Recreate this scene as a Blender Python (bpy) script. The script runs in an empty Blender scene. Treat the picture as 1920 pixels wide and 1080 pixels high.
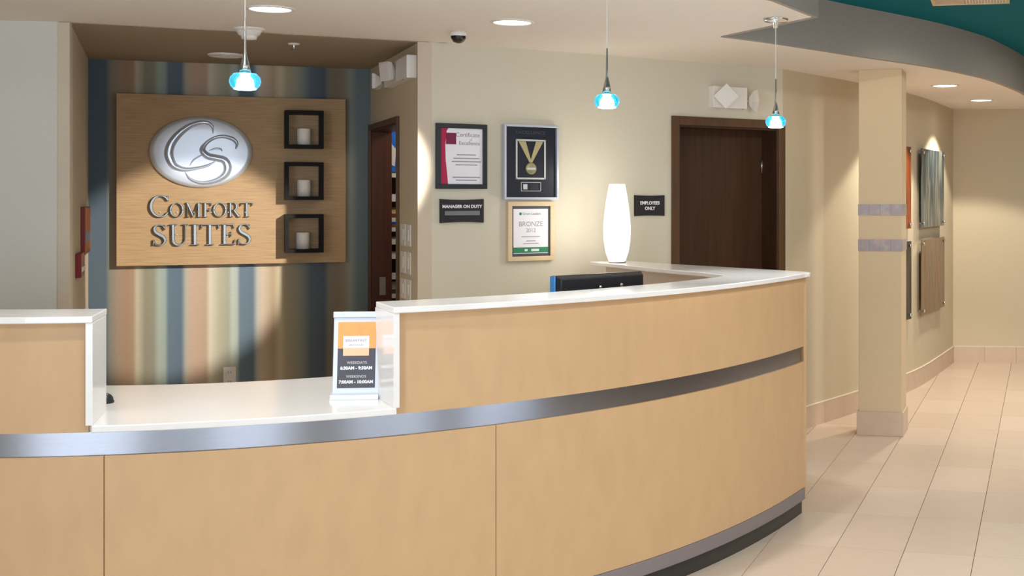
import bpy, bmesh, math, random
from mathutils import Vector, Matrix
random.seed(7)
S = bpy.context.scene
COL = S.collection
PI = math.pi

# ------------------------------------------------------------------ camera
F, CX, YH, H = 2400.0, 1380.0, 372.0, 1.58
cam = bpy.data.cameras.new('camera')
cam.sensor_width = 36.0
cam.lens = 36.0 * F / 1920.0
cam.shift_x = (960.0 - CX) / 1920.0
cam.shift_y = -(540.0 - YH) / 1920.0
cam.clip_start = 0.05
cam_o = bpy.data.objects.new('camera', cam)
COL.objects.link(cam_o)
cam_o.location = (0, 0, H)
cam_o.rotation_euler = (PI / 2, 0, 0)
S.camera = cam_o

# ------------------------------------------------------------------ world, lights, exposure
S.view_settings.view_transform = 'Standard'
S.view_settings.look = 'None'
S.view_settings.gamma = 1.0
S.view_settings.use_curve_mapping = False
S.view_settings.exposure = -0.06
S.cycles.max_bounces = 10
S.cycles.diffuse_bounces = 6
S.cycles.sample_clamp_indirect = 6.0
W = bpy.data.worlds.new('world')
S.world = W
W.use_nodes = True
W.node_tree.nodes['Background'].inputs[0].default_value = (0.72, 0.84, 1.0, 1)
W.node_tree.nodes['Background'].inputs[1].default_value = 2.2


def light(kind, name, loc, power, col, size=0.3, size_y=None, target=None, spot=None, blend=0.3):
    l = bpy.data.lights.new(name, kind)
    l.energy = power
    l.color = col
    if kind == 'AREA':
        l.size = size
        if size_y:
            l.shape = 'RECTANGLE'
            l.size_y = size_y
    else:
        l.shadow_soft_size = size
    if kind == 'SPOT':
        l.spot_size = math.radians(spot)
        l.spot_blend = blend
    o = bpy.data.objects.new(name, l)
    COL.objects.link(o)
    o.location = loc
    if target:
        o.rotation_euler = (Vector(target) - Vector(loc)).to_track_quat('-Z', 'Y').to_euler()
    return o


WARM = (1.0, 0.91, 0.78)
SOFT = (1.0, 0.95, 0.89)
DAY = (0.82, 0.90, 1.0)
# lobby ceiling panels behind and beside the camera
light('AREA', 'lobby_light', (-2.4, 1.2, 2.70), 38, SOFT, 1.6, 1.6)
light('AREA', 'lobby_light', (0.6, 1.6, 2.70), 36, SOFT, 1.4, 1.4)
light('AREA', 'lobby_light', (3.0, 4.6, 2.70), 45, SOFT, 1.2, 1.2)
light('AREA', 'lobby_light', (3.6, 8.6, 2.70), 60, SOFT, 0.9, 0.9)
light('SPOT', 'lobby_downlight_and_fill', (1.35, 4.3, 2.70), 110, SOFT, 0.05, target=(0.7, 4.9, 0), spot=110, blend=0.5)
light('SPOT', 'lobby_downlight_and_fill', (1.75, 6.5, 2.70), 55, WARM, 0.05, target=(1.05, 8.2, 1.0), spot=80, blend=0.5)  # unseen lamp added to brighten the pillar front
light('SPOT', 'lobby_downlight_and_fill', (-1.5, 3.3, 2.70), 60, SOFT, 0.05, target=(-1.7, 4.3, 0.8), spot=75, blend=0.6)  # added spot without a visible fitting, whitens the worktop
# daylight from the lobby windows behind the camera
light('AREA', 'window_light', (-3.2, -3.7, 1.4), 115, DAY, 3.0, 2.0, target=(-2.2, 6, 1.9))
light('AREA', 'window_light', (1.6, -3.7, 1.4), 70, DAY, 2.6, 2.0, target=(0.5, 6, 1.9))
light('AREA', 'window_light', (4.6, 0.4, 1.3), 60, DAY, 4.0, 2.0, target=(0.0, 3.2, 1.2))


# ------------------------------------------------------------------ helpers
def P(px, py, z):
    Y = (H - z) * F / (py - YH)
    return ((px - CX) * Y / F, Y)


def A(px, py, Y):
    return Vector(((px - CX) * Y / F, Y, H - (py - YH) * Y / F))


class Wall:
    """vertical plane from a to b (left to right seen from the lobby)"""
    def __init__(self, a, b):
        self.a = Vector(a)
        self.b = Vector(b)
        self.d = (self.b - self.a).normalized()
        self.L = (self.b - self.a).length
        self.n = Vector((self.d.y, -self.d.x))      # towards the lobby
        self.ang = math.atan2(self.d.y, self.d.x)

    def s(self, px, off=0.0):
        a = self.a + self.n * off
        k = (px - CX) / F
        return (k * a.y - a.x) / (self.d.x - k * self.d.y)

    def pt(self, s, off=0.0):
        p = self.a + self.n * off + self.d * s
        return p

    def rect(self, x0, x1, yt, yb, off=0.0):
        """world centre (on the wall face), width, z bottom, z top for a pixel rectangle at the offset"""
        s0, s1 = self.s(x0, off), self.s(x1, off)
        sm = (s0 + s1) / 2
        Y = self.pt(self.s((x0 + x1) / 2, off), off).y
        return sm, abs(s1 - s0), H - (yb - YH) * Y / F, H - (yt - YH) * Y / F

    def empty(self, name, s, z, off=0.0):
        p = self.pt(s, off)
        e = bpy.data.objects.new(name, None)
        COL.objects.link(e)
        e.location = (p.x, p.y, z)
        e.rotation_euler = (0, 0, self.ang)
        return e


def tag(o, label=None, cat=None, group=None, kind=None):
    if label: o['label'] = label
    if cat: o['category'] = cat
    if group: o['group'] = group
    if kind: o['kind'] = kind
    return o


def empty(name, loc=(0, 0, 0), rz=0.0):
    e = bpy.data.objects.new(name, None)
    COL.objects.link(e)
    e.location = loc
    e.rotation_euler = (0, 0, rz)
    return e


class MB:
    def __init__(self):
        self.v = []
        self.f = []
        self.smooth = []

    def add(self, vs, fs, smooth=False):
        n = len(self.v)
        self.v += [tuple(v) for v in vs]
        for f in fs:
            self.f.append([n + i for i in f])
            self.smooth.append(smooth)

    def box(self, x0, x1, y0, y1, z0, z1):
        self.add([(x0, y0, z0), (x1, y0, z0), (x1, y1, z0), (x0, y1, z0), (x0, y0, z1), (x1, y0, z1), (x1, y1, z1), (x0, y1, z1)],
                 [(3, 2, 1, 0), (4, 5, 6, 7), (0, 1, 5, 4), (1, 2, 6, 5), (2, 3, 7, 6), (3, 0, 4, 7)])
        return self

    def prism(self, poly, z0, z1):
        """poly: ccw xy points"""
        n = len(poly)
        ar = sum(poly[i][0] * poly[(i + 1) % n][1] - poly[(i + 1) % n][0] * poly[i][1] for i in range(n))
        if ar < 0:
            poly = poly[::-1]
        vs = [(p[0], p[1], z0) for p in poly] + [(p[0], p[1], z1) for p in poly]
        fs = [tuple(range(n))[::-1], tuple(range(n, 2 * n))]
        fs += [(i, (i + 1) % n, n + (i + 1) % n, n + i) for i in range(n)]
        self.add(vs, fs)
        return self

    def plate(self, poly, y0, y1):
        """poly in xz, extruded from y0 (front) to y1"""
        n = len(poly)
        ar = sum(poly[i][0] * poly[(i + 1) % n][1] - poly[(i + 1) % n][0] * poly[i][1] for i in range(n))
        if ar < 0:
            poly = poly[::-1]
        vs = [(p[0], y0, p[1]) for p in poly] + [(p[0], y1, p[1]) for p in poly]
        fs = [tuple(range(n)), tuple(range(n, 2 * n))[::-1]]
        fs += [(i, n + i, n + (i + 1) % n, (i + 1) % n) for i in range(n)]
        self.add(vs, fs)
        return self

    def lathe(self, prof, n=32, c=(0, 0, 0), sx=1.0, sy=1.0, smooth=True):
        vs, fs = [], []
        m = len(prof)
        for i in range(n):
            a = 2 * PI * i / n
            for r, z in prof:
                vs.append((c[0] + sx * r * math.cos(a), c[1] + sy * r * math.sin(a), c[2] + z))
        for i in range(n):
            j = (i + 1) % n
            for k in range(m - 1):
                fs.append((i * m + k, j * m + k, j * m + k + 1, i * m + k + 1))
        self.add(vs, fs, smooth)
        return self

    def dome_y(self, prof, n=48, c=(0, 0, 0), sx=1.0, sz=1.0):
        """lathe round the y axis; prof = (r, y)"""
        vs, fs = [], []
        m = len(prof)
        for i in range(n):
            a = 2 * PI * i / n
            for r, y in prof:
                vs.append((c[0] + sx * r * math.cos(a), c[1] + y, c[2] + sz * r * math.sin(a)))
        for i in range(n):
            j = (i + 1) % n
            for k in range(m - 1):
                fs.append((i * m + k, j * m + k, j * m + k + 1, i * m + k + 1))
        self.add(vs, fs, True)
        return self

    def tube(self, pts, r, n=8):
        pts = [Vector(p) for p in pts]
        vs, fs = [], []
        for i, p in enumerate(pts):
            d = (pts[min(i + 1, len(pts) - 1)] - pts[max(i - 1, 0)]).normalized()
            q = d.to_track_quat('Z', 'Y')
            rr = r[i] if isinstance(r, (list, tuple)) else r
            for k in range(n):
                a = 2 * PI * k / n
                vs.append(p + q @ Vector((rr * math.cos(a), rr * math.sin(a), 0)))
        for i in range(len(pts) - 1):
            for k in range(n):
                fs.append((i * n + k, i * n + (k + 1) % n, (i + 1) * n + (k + 1) % n, (i + 1) * n + k))
        fs.append(tuple(range(n))[::-1])
        fs.append(tuple((len(pts) - 1) * n + k for k in range(n)))
        self.add(vs, fs, True)
        return self

    def build(self, name, mat, parent=None, bevel=0.0, segs=2):
        me = bpy.data.meshes.new(name)
        me.from_pydata(self.v, [], self.f)
        me.polygons.foreach_set('use_smooth', self.smooth)
        if mat:
            me.materials.append(mat)
        me.update()
        bm = bmesh.new()
        bm.from_mesh(me)
        bmesh.ops.recalc_face_normals(bm, faces=bm.faces)
        bm.to_mesh(me)
        bm.free()
        o = bpy.data.objects.new(name, me)
        COL.objects.link(o)
        if parent:
            o.parent = parent
        if bevel:
            m = o.modifiers.new('bevel', 'BEVEL')
            m.width = bevel
            m.segments = segs
            m.limit_method = 'ANGLE'
            m.angle_limit = math.radians(40)
        return o


def text(name, body, size, mat, parent, loc, align='CENTER', extrude=0.0006, sx=1.0, rx=PI / 2, bold=0.0, rz=0.0):
    c = bpy.data.curves.new(name, 'FONT')
    c.body = body
    c.size = size
    c.align_x = align
    c.align_y = 'CENTER'
    c.extrude = extrude
    c.offset = bold
    c.resolution_u = 3
    c.materials.append(mat)
    tmp = bpy.data.objects.new(name, c)
    COL.objects.link(tmp)
    bpy.context.view_layer.update()
    me = bpy.data.meshes.new_from_object(tmp.evaluated_get(bpy.context.evaluated_depsgraph_get()))
    bpy.data.objects.remove(tmp)
    bpy.data.curves.remove(c)
    if not me.materials:
        me.materials.append(mat)
    o = bpy.data.objects.new(name, me)
    COL.objects.link(o)
    o.parent = parent
    o.location = loc
    o.rotation_euler = (rx, 0, rz)
    o.scale = (sx, 1, 1)
    return o


def srgb(r, g, b):
    def f(c):
        c = c / 255.0
        return c / 12.92 if c <= 0.04045 else ((c + 0.055) / 1.055) ** 2.4
    return (f(r), f(g), f(b), 1)


def mat(name, col, rough=0.5, metal=0.0, var=0.0, scale=(1, 1, 1), nscale=6.0, bump=0.0, spec=0.5, emit=None, estr=0.0,
        detail=4.0, trans=0.0, ior=1.45, coat=0.0):
    m = bpy.data.materials.new(name)
    m.use_nodes = True
    nt = m.node_tree
    b = nt.nodes['Principled BSDF']
    b.inputs['Base Color'].default_value = col
    b.inputs['Roughness'].default_value = rough
    b.inputs['Metallic'].default_value = metal
    b.inputs['Specular IOR Level'].default_value = spec
    b.inputs['IOR'].default_value = ior
    b.inputs['Transmission Weight'].default_value = trans
    b.inputs['Coat Weight'].default_value = coat
    if emit:
        b.inputs['Emission Color'].default_value = emit
        b.inputs['Emission Strength'].default_value = estr
    if var or bump:
        tc = nt.nodes.new('ShaderNodeTexCoord')
        mp = nt.nodes.new('ShaderNodeMapping')
        mp.inputs['Scale'].default_value = scale
        no = nt.nodes.new('ShaderNodeTexNoise')
        no.inputs['Scale'].default_value = nscale
        no.inputs['Detail'].default_value = detail
        nt.links.new(tc.outputs['Object'], mp.inputs[0])
        nt.links.new(mp.outputs[0], no.inputs['Vector'])
        if var:
            mr = nt.nodes.new('ShaderNodeMapRange')
            mr.inputs['From Min'].default_value = 0.25
            mr.inputs['From Max'].default_value = 0.75
            mr.inputs['To Min'].default_value = 1 - var
            mr.inputs['To Max'].default_value = 1 + var
            nt.links.new(no.outputs['Fac'], mr.inputs['Value'])
            vm = nt.nodes.new('ShaderNodeVectorMath')
            vm.operation = 'SCALE'
            vm.inputs[0].default_value = col[:3]
            nt.links.new(mr.outputs[0], vm.inputs['Scale'])
            nt.links.new(vm.outputs[0], b.inputs['Base Color'])
        if bump:
            bp = nt.nodes.new('ShaderNodeBump')
            bp.inputs['Strength'].default_value = bump
            bp.inputs['Distance'].default_value = 0.002
            nt.links.new(no.outputs['Fac'], bp.inputs['Height'])
            nt.links.new(bp.outputs[0], b.inputs['Normal'])
    return m


def ramp_mat(name, stops, axis=0, length=1.0, rough=0.5, wob=0.0, interp='EASE', noise_sc=(3, 3, 60), nvar=0.12, spec=0.4, coat=0.0):
    """colour ramp over the object coordinate along axis (0..length), with woven noise"""
    m = bpy.data.materials.new(name)
    m.use_nodes = True
    nt = m.node_tree
    b = nt.nodes['Principled BSDF']
    b.inputs['Roughness'].default_value = rough
    b.inputs['Specular IOR Level'].default_value = spec
    b.inputs['Coat Weight'].default_value = coat
    tc = nt.nodes.new('ShaderNodeTexCoord')
    sx = nt.nodes.new('ShaderNodeSeparateXYZ')
    nt.links.new(tc.outputs['Object'], sx.inputs[0])
    d = nt.nodes.new('ShaderNodeMath')
    d.operation = 'DIVIDE'
    nt.links.new(sx.outputs[axis], d.inputs[0])
    d.inputs[1].default_value = length
    mp = nt.nodes.new('ShaderNodeMapping')
    mp.inputs['Scale'].default_value = noise_sc
    nt.links.new(tc.outputs['Object'], mp.inputs[0])
    no = nt.nodes.new('ShaderNodeTexNoise')
    no.inputs['Scale'].default_value = 4.0
    no.inputs['Detail'].default_value = 6.0
    nt.links.new(mp.outputs[0], no.inputs['Vector'])
    w = nt.nodes.new('ShaderNodeMath')
    w.operation = 'MULTIPLY_ADD'
    nt.links.new(no.outputs['Fac'], w.inputs[0])
    w.inputs[1].default_value = wob
    nt.links.new(d.outputs[0], w.inputs[2])
    cr = nt.nodes.new('ShaderNodeValToRGB')
    cr.color_ramp.interpolation = interp
    el = cr.color_ramp.elements
    while len(el) > 1:
        el.remove(el[-1])
    el[0].position = max(0, stops[0][0])
    el[0].color = stops[0][1]
    for p, c in stops[1:]:
        e = el.new(min(1, max(0, p)))
        e.color = c
    nt.links.new(w.outputs[0], cr.inputs['Fac'])
    mr = nt.nodes.new('ShaderNodeMapRange')
    mr.inputs['From Min'].default_value = 0.25
    mr.inputs['From Max'].default_value = 0.75
    mr.inputs['To Min'].default_value = 1 - nvar
    mr.inputs['To Max'].default_value = 1 + nvar
    nt.links.new(no.outputs['Fac'], mr.inputs['Value'])
    vm = nt.nodes.new('ShaderNodeVectorMath')
    vm.operation = 'SCALE'
    nt.links.new(cr.outputs['Color'], vm.inputs[0])
    nt.links.new(mr.outputs[0], vm.inputs['Scale'])
    nt.links.new(vm.outputs[0], b.inputs['Base Color'])
    return m


# ------------------------------------------------------------------ materials
M = {}
LIN = (5, 5, 110)
M['wall'] = mat('wall_linen', srgb(212, 205, 186), 0.75, var=0.045, scale=LIN, bump=0.25, spec=0.2)
M['wall_warm'] = mat('wall_linen_warm', srgb(208, 195, 168), 0.75, var=0.045, scale=LIN, bump=0.25, spec=0.2)
M['wall_grey'] = mat('wall_linen_pale', srgb(212, 210, 200), 0.75, var=0.04, scale=LIN, bump=0.25, spec=0.2)
M['guard'] = mat('corner_guard_beige', srgb(205, 190, 168), 0.5, var=0.02, bump=0.05)
M['lobby'] = mat('lobby_wall', srgb(150, 138, 118), 0.8, var=0.03, scale=LIN)
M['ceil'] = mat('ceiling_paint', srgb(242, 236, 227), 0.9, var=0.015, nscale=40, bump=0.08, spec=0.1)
M['ceil_alcove'] = mat('ceiling_alcove_shaded_paint', srgb(168, 154, 134), 0.9, var=0.015, nscale=40, bump=0.08, spec=0.1)  # browner paint, with the weaker alcove light also put into the colour
M['fascia'] = mat('fascia_taupe', srgb(168, 161, 152), 0.85, var=0.03, nscale=50, bump=0.1, spec=0.1)
M['teal'] = mat('teal_paint', srgb(0, 108, 122), 0.8, var=0.04, nscale=2, spec=0.15)
M['grout'] = mat('grout', srgb(120, 104, 88), 0.9)
M['tile'] = mat('floor_tile_glaze', srgb(218, 196, 176), 0.3, var=0.035, scale=(1, 6, 1), nscale=5, bump=0.04, spec=0.45)
M['tile2'] = mat('floor_tile_glaze_pale', srgb(223, 202, 183), 0.3, var=0.035, scale=(1, 6, 1), nscale=5, bump=0.04, spec=0.45)
M['pillar'] = mat('pillar_linen', srgb(222, 200, 166), 0.7, var=0.04, scale=LIN, bump=0.2, spec=0.2)
M['base'] = mat('base_tile', srgb(212, 190, 168), 0.4, var=0.04, nscale=12, spec=0.4)
M['caulk'] = mat('caulk', srgb(232, 222, 200), 0.6)
M['maple'] = mat('maple_laminate', srgb(202, 166, 124), 0.42, var=0.05, scale=(3, 3, 1.2), nscale=5, bump=0.02, spec=0.4)
M['maple_dark'] = mat('maple_edge', srgb(150, 112, 72), 0.5)
M['quartz'] = mat('white_quartz', srgb(238, 235, 232), 0.16, var=0.012, nscale=60, spec=0.5)
M['steel'] = mat('brushed_steel', srgb(176, 180, 190), 0.2, metal=1.0, var=0.05, scale=(2, 2, 200), nscale=5, bump=0.03)
M['strip'] = mat('satin_strip', srgb(150, 145, 148), 0.45, metal=0.6)
M['kick'] = mat('toe_kick_black', srgb(52, 50, 46), 0.4)
M['cream'] = mat('cream_laminate', srgb(226, 212, 196), 0.5)
M['darkwood'] = mat('dark_stained_wood', srgb(66, 42, 24), 0.42, var=0.22, scale=(14, 14, 1), nscale=3, bump=0.05, spec=0.4)
M['darkcasing'] = mat('dark_casing_wood', srgb(92, 66, 42), 0.4, var=0.18, scale=(14, 14, 1), nscale=3, spec=0.4)
M['red_wood'] = mat('red_brown_wood', srgb(74, 38, 20), 0.4, var=0.2, scale=(14, 14, 1), nscale=3, spec=0.4)
M['boxwood'] = mat('espresso_box', srgb(16, 12, 9), 0.6, spec=0.25, var=0.1, scale=(2, 2, 20))
M['candle'] = mat('ivory_wax', srgb(252, 244, 232), 0.55, spec=0.4)
M['chrome'] = mat('chrome', srgb(222, 226, 230), 0.14, metal=1.0)
M['nickel'] = mat('satin_nickel', srgb(175, 172, 168), 0.28, metal=1.0)
M['emblem'] = mat('emblem_silver', srgb(228, 235, 246), 0.34, metal=0.45)
M['emblem_hi'] = mat('emblem_ridge_silver', srgb(214, 224, 238), 0.2, metal=0.6)
M['letter'] = mat('letter_metal', srgb(128, 130, 128), 0.22, metal=1.0)
M['white'] = mat('white_plastic', srgb(235, 232, 226), 0.4)
M['grey'] = mat('grey_plastic', srgb(120, 120, 122), 0.5)
M['black'] = mat('black_plastic', srgb(22, 23, 28), 0.35)
M['blackm'] = mat('black_matte', srgb(34, 34, 36), 0.6)
M['navy'] = mat('navy_mat_board', srgb(10, 16, 34), 0.4)
M['blue'] = mat('blue_glow_and_print', srgb(70, 140, 205), 0.3)  # print blue, and the monitor edge's reflected glow put into colour
M['red'] = mat('red_enamel', srgb(130, 20, 22), 0.4)
M['crimson'] = mat('crimson_print', srgb(178, 20, 72), 0.5)
M['plum'] = mat('plum_print', srgb(120, 18, 62), 0.5)
M['paper'] = mat('white_paper', srgb(240, 238, 244), 0.5)
M['ink'] = mat('grey_ink', srgb(150, 146, 158), 0.6)
M['inkd'] = mat('dark_ink', srgb(70, 74, 84), 0.6)
M['green'] = mat('green_print', srgb(40, 128, 88), 0.5)
M['silver'] = mat('silver_print', srgb(200, 200, 198), 0.4, metal=0.2)
M['maplef'] = mat('maple_frame', srgb(222, 198, 160), 0.5, var=0.05, scale=(2, 2, 20))
M['ribbon'] = mat('gold_ribbon', srgb(176, 164, 118), 0.5, var=0.15, scale=(60, 60, 8))
M['medal'] = mat('bronze_medal', srgb(150, 142, 104), 0.35, metal=0.5)
M['orange'] = mat('orange_print', srgb(246, 158, 92), 0.5, var=0.04, nscale=30)
M['peach'] = mat('peach_print', srgb(244, 190, 152), 0.5)
M['charcoal'] = mat('charcoal_print', srgb(74, 72, 82), 0.5, var=0.06, nscale=30)
M['frost'] = mat('silver_frame', srgb(196, 200, 212), 0.35, metal=0.3)
M['lampglow'] = mat('downlight_lens', (1, 1, 1, 1), 0.5, emit=(1, 0.98, 0.95, 1), estr=9.0)
M['bulb'] = mat('pendant_bulb', (1, 1, 1, 1), 0.5, emit=(0.85, 0.97, 1, 1), estr=26.0)
M['shade'] = mat('paper_shade', srgb(245, 240, 230), 0.7, emit=(1, 0.97, 0.9, 1), estr=1.6)
M['glass'] = mat('teal_glass', srgb(120, 216, 236), 0.05, trans=0.9, ior=1.35, emit=srgb(40, 170, 200), estr=0.35)
M['glass_l'] = mat('frosted_white_glass', srgb(215, 248, 255), 0.25, trans=0.8, ior=1.3, emit=srgb(200, 245, 255), estr=0.6)
M['acryl'] = mat('clear_acrylic', srgb(225, 235, 232), 0.05, trans=0.85, ior=1.3)
M['smoke'] = mat('dark_dome', srgb(8, 12, 20), 0.06, coat=1.0)
M['bluep'] = mat('blue_poster', srgb(30, 100, 190), 0.4, var=0.5, nscale=9, emit=srgb(30, 100, 190), estr=0.15)
M['ltan'] = mat('tan_wrapper', srgb(210, 170, 110), 0.5)
M['brown'] = mat('brown_wrapper', srgb(130, 74, 40), 0.5)
M['burnt'] = mat('burnt_orange_print', srgb(196, 110, 52), 0.5, var=0.3, nscale=16)


def struct(name, mb, m, parent=None, bevel=0.0):
    o = mb.build(name, m, parent, bevel)
    if parent is None:
        o['kind'] = 'structure'
    return o


# ------------------------------------------------------------------ wall plan
ZC, ZT = 2.44, 2.735
LF = Wall((-5.0, 5.93), (-3.245, 6.236))          # wall left of the alcove
AL = Wall((-3.245, 6.236), (-3.975, 7.855))       # alcove left side (seen obliquely)
AB = Wall((-3.975, 7.855), (-2.424, 8.49))        # alcove back
AR = Wall((-2.424, 8.49), (-1.732, 7.0))          # alcove right side
BK = Wall((-1.68, 7.02), (0.31, 8.50))            # wall with the frames and the door


def wallbox(w, s0, s1, z0, z1, t, mb=None, y0=0.0):
    mb = mb or MB()
    mb.box(s0, s1, y0, t, z0, z1)
    return mb


def place(o, w):
    o.location = (w.a.x, w.a.y, 0)
    o.rotation_euler = (0, 0, w.ang)
    return o


TOP = ZT + 0.1
place(struct('wall_left', wallbox(LF, -0.3, LF.L - 0.05, 0, TOP, 0.2), M['wall_grey']), LF)
struct('wall_alcove_left', MB().prism([(-3.245, 6.2365), (-3.975, 7.855), (-4.02, 7.96), (-4.17, 7.9), (-3.40, 6.30)], 0, ZC), M['wall_warm'])


# alcove right side with its door opening
dr0, dr1 = 0.035, AR.s(747)
mb = MB()
mb.box(-0.1, dr0, 0, 0.13, 0, ZC)
mb.box(dr0, dr1, 0, 0.13, 2.03, ZC)
mb.box(dr1, AR.L - 0.03, 0, 0.13, 0, ZC)
place(struct('wall_alcove_right', mb, M['wall_warm']), AR)
# back wall with employee door opening
ds0, ds1 = BK.s(1272), BK.s(1458)
mb = MB()
mb.box(0, ds0, 0, 0.2, 0, ZC)
mb.box(ds0, ds1, 0, 0.2, 2.04, ZC)
mb.box(ds1, BK.L, 0, 0.2, 0, ZC)
place(struct('wall_back', mb, M['wall']), BK)

# striped wall at the back of the alcove
stripe_px = [(160, (72, 90, 104)), (198, (74, 92, 106)), (206, (120, 118, 102)), (222, (150, 124, 98)), (240, (158, 122, 88)),
             (250, (160, 128, 96)), (257, (176, 166, 136)), (272, (136, 130, 104)), (288, (134, 132, 108)), (298, (150, 162, 146)),
             (309, (140, 156, 148)), (316, (88, 112, 128)), (340, (84, 106, 124)), (349, (164, 160, 140)), (358, (184, 152, 124)),
             (386, (178, 146, 116)), (394, (196, 186, 158)), (412, (166, 160, 132)), (428, (150, 152, 126)), (436, (164, 176, 160)),
             (444, (156, 166, 156)), (450, (92, 116, 130)), (474, (88, 110, 124)), (483, (168, 164, 148)), (492, (190, 166, 138)),
             (512, (170, 142, 106)), (526, (188, 172, 132)), (536, (160, 146, 114)), (556, (142, 138, 114)), (570, (116, 124, 114)),
             (582, (84, 98, 110)), (608, (74, 88, 100)), (616, (116, 110, 92)), (632, (124, 106, 84)), (646, (128, 116, 92)),
             (656, (128, 134, 122)), (670, (98, 114, 118)), (700, (96, 110, 112))]
ln = AB.L + 0.11
stops = []
for px, c in stripe_px:
    g_ = sum(c) / 3
    stops.append(((AB.s(px) + 0.1) / ln, srgb(*[min(255, (q * 0.72 + g_ * 0.28) * 1.12) for q in c])))
# a colour ramp holds 32 stops: use two ramps joined
half = 20
lo, hi = stops[:half], stops[half - 1:]


def stripe_material():
    m = ramp_mat('striped_wallpaper', lo, 0, ln, 0.75, interp='LINEAR', noise_sc=LIN, nvar=0.07, spec=0.2)
    nt = m.node_tree
    cr = [n for n in nt.nodes if n.type == 'VALTORGB'][0]
    c2 = nt.nodes.new('ShaderNodeValToRGB')
    c2.color_ramp.interpolation = 'LINEAR'
    el = c2.color_ramp.elements
    while len(el) > 1:
        el.remove(el[-1])
    el[0].position = hi[0][0]
    el[0].color = hi[0][1]
    for p, c in hi[1:]:
        e = el.new(min(1, p))
        e.color = c
    fac = cr.inputs['Fac'].links[0].from_socket
    nt.links.new(fac, c2.inputs['Fac'])
    gt = nt.nodes.new('ShaderNodeMath')
    gt.operation = 'GREATER_THAN'
    nt.links.new(fac, gt.inputs[0])
    gt.inputs[1].default_value = hi[0][0]
    mx = nt.nodes.new('ShaderNodeMix')
    mx.data_type = 'RGBA'
    nt.links.new(gt.outputs[0], mx.inputs['Factor'])
    nt.links.new(cr.outputs['Color'], mx.inputs[6])
    nt.links.new(c2.outputs['Color'], mx.inputs[7])
    vm = [n for n in nt.nodes if n.type == 'VECT_MATH'][0]
    nt.links.new(mx.outputs[2], vm.inputs[0])
    return m


o = struct('wall_alcove_back', MB().box(0, ln, 0, 0.15, 0, ZC), stripe_material())
p = AB.pt(-0.1)
o.location = (p.x, p.y, 0)
o.rotation_euler = (0, 0, AB.ang)


# curved wall right of the door
def catmull(pts, n):
    out = []
    P_ = [Vector(p) for p in pts]
    P_ = [2 * P_[0] - P_[1]] + P_ + [2 * P_[-1] - P_[-2]]
    for i in range(1, len(P_) - 2):
        for k in range(n):
            t = k / n
            a, b, c, d = P_[i - 1], P_[i], P_[i + 1], P_[i + 2]
            out.append(0.5 * ((2 * b) + (c - a) * t + (2 * a - 5 * b + 4 * c - d) * t * t + (3 * b - a - 3 * c + d) * t ** 3))
    out.append(P_[-2])
    return out


CW = catmull([(0.31, 8.50), (0.60, 8.99), (0.90, 9.50), (1.351, 10.36), (1.65, 11.06), (2.094, 12.35)], 6)


def offset(pts, d):
    out = []
    for i, p in enumerate(pts):
        t = (pts[min(i + 1, len(pts) - 1)] - pts[max(i - 1, 0)]).normalized()
        out.append(p + Vector((t.y, -t.x)) * d)
    return out


struct('wall_curved', MB().prism([tuple(p) for p in CW] + [tuple(p) for p in offset(CW, -0.15)[:3:-1]], 0, ZC), M['wall_warm'])
WE = Wall((2.094, 12.35), (4.75, 12.15))
place(struct('wall_corridor_end', wallbox(WE, 0, WE.L, 0, TOP, 0.15), M['wall_warm']), WE)
# lobby shell behind and beside the camera
struct('wall_lobby_left', MB().box(-5.2, -5.0, -4.0, 5.95, 0, TOP), M['lobby'])
mb = MB()
mb.box(4.7, 4.9, -4.0, 12.6, 2.5, TOP)
mb.box(4.7, 4.9, -4.0, 12.6, 0, 0.06)
for ya, yb in ((-4.0, -2.9), (-1.5, -0.9), (0.4, 1.5), (3.3, 12.6)):
    mb.box(4.7, 4.9, ya, yb, 0.06, 2.5)
struct('wall_lobby_right', mb, mat('lobby_dark_wall', srgb(96, 84, 74), 0.8, var=0.03, nscale=5))
struct('light_block_back', MB().box(-5.2, 4.9, 12.6, 12.8, 0, TOP), M['lobby'])  # unseen slab added behind the rooms to stop sky light leaking in
struct('light_block_left', MB().box(-5.4, -5.2, 5.8, 12.8, 0, TOP), M['lobby'])  # unseen blocker closing the left side against light leaks
mb = MB()
mb.box(-5.2, 4.9, -4.2, -4.0, 0, 0.1)
mb.box(-5.2, 4.9, -4.2, -4.0, 2.5, TOP)
for x in (-5.2, -1.4, 0.1, 3.1):
    mb.box(x, x + (0.5 if x != 3.1 else 1.8), -4.2, -4.0, 0.1, 2.5)
struct('wall_lobby_front', mb, M['lobby'])

# corner guards
def guard(w0, w1, name):
    a, b = Vector(w0), Vector(w1)
    w = Wall(a, b)
    o = MB().box(0, w.L, -0.004, 0.03, 0.0, ZC - 0.002).build(name, M['guard'], None, 0.002)
    o['kind'] = 'structure'
    return place(o, w)


guard((-1.742, 7.0), (-1.672, 7.026), 'trim_1')
guard((LF.pt(LF.L - 0.055).x, LF.pt(LF.L - 0.055).y), (AL.pt(0.0).x, AL.pt(0.0).y), 'trim_2')

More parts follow.
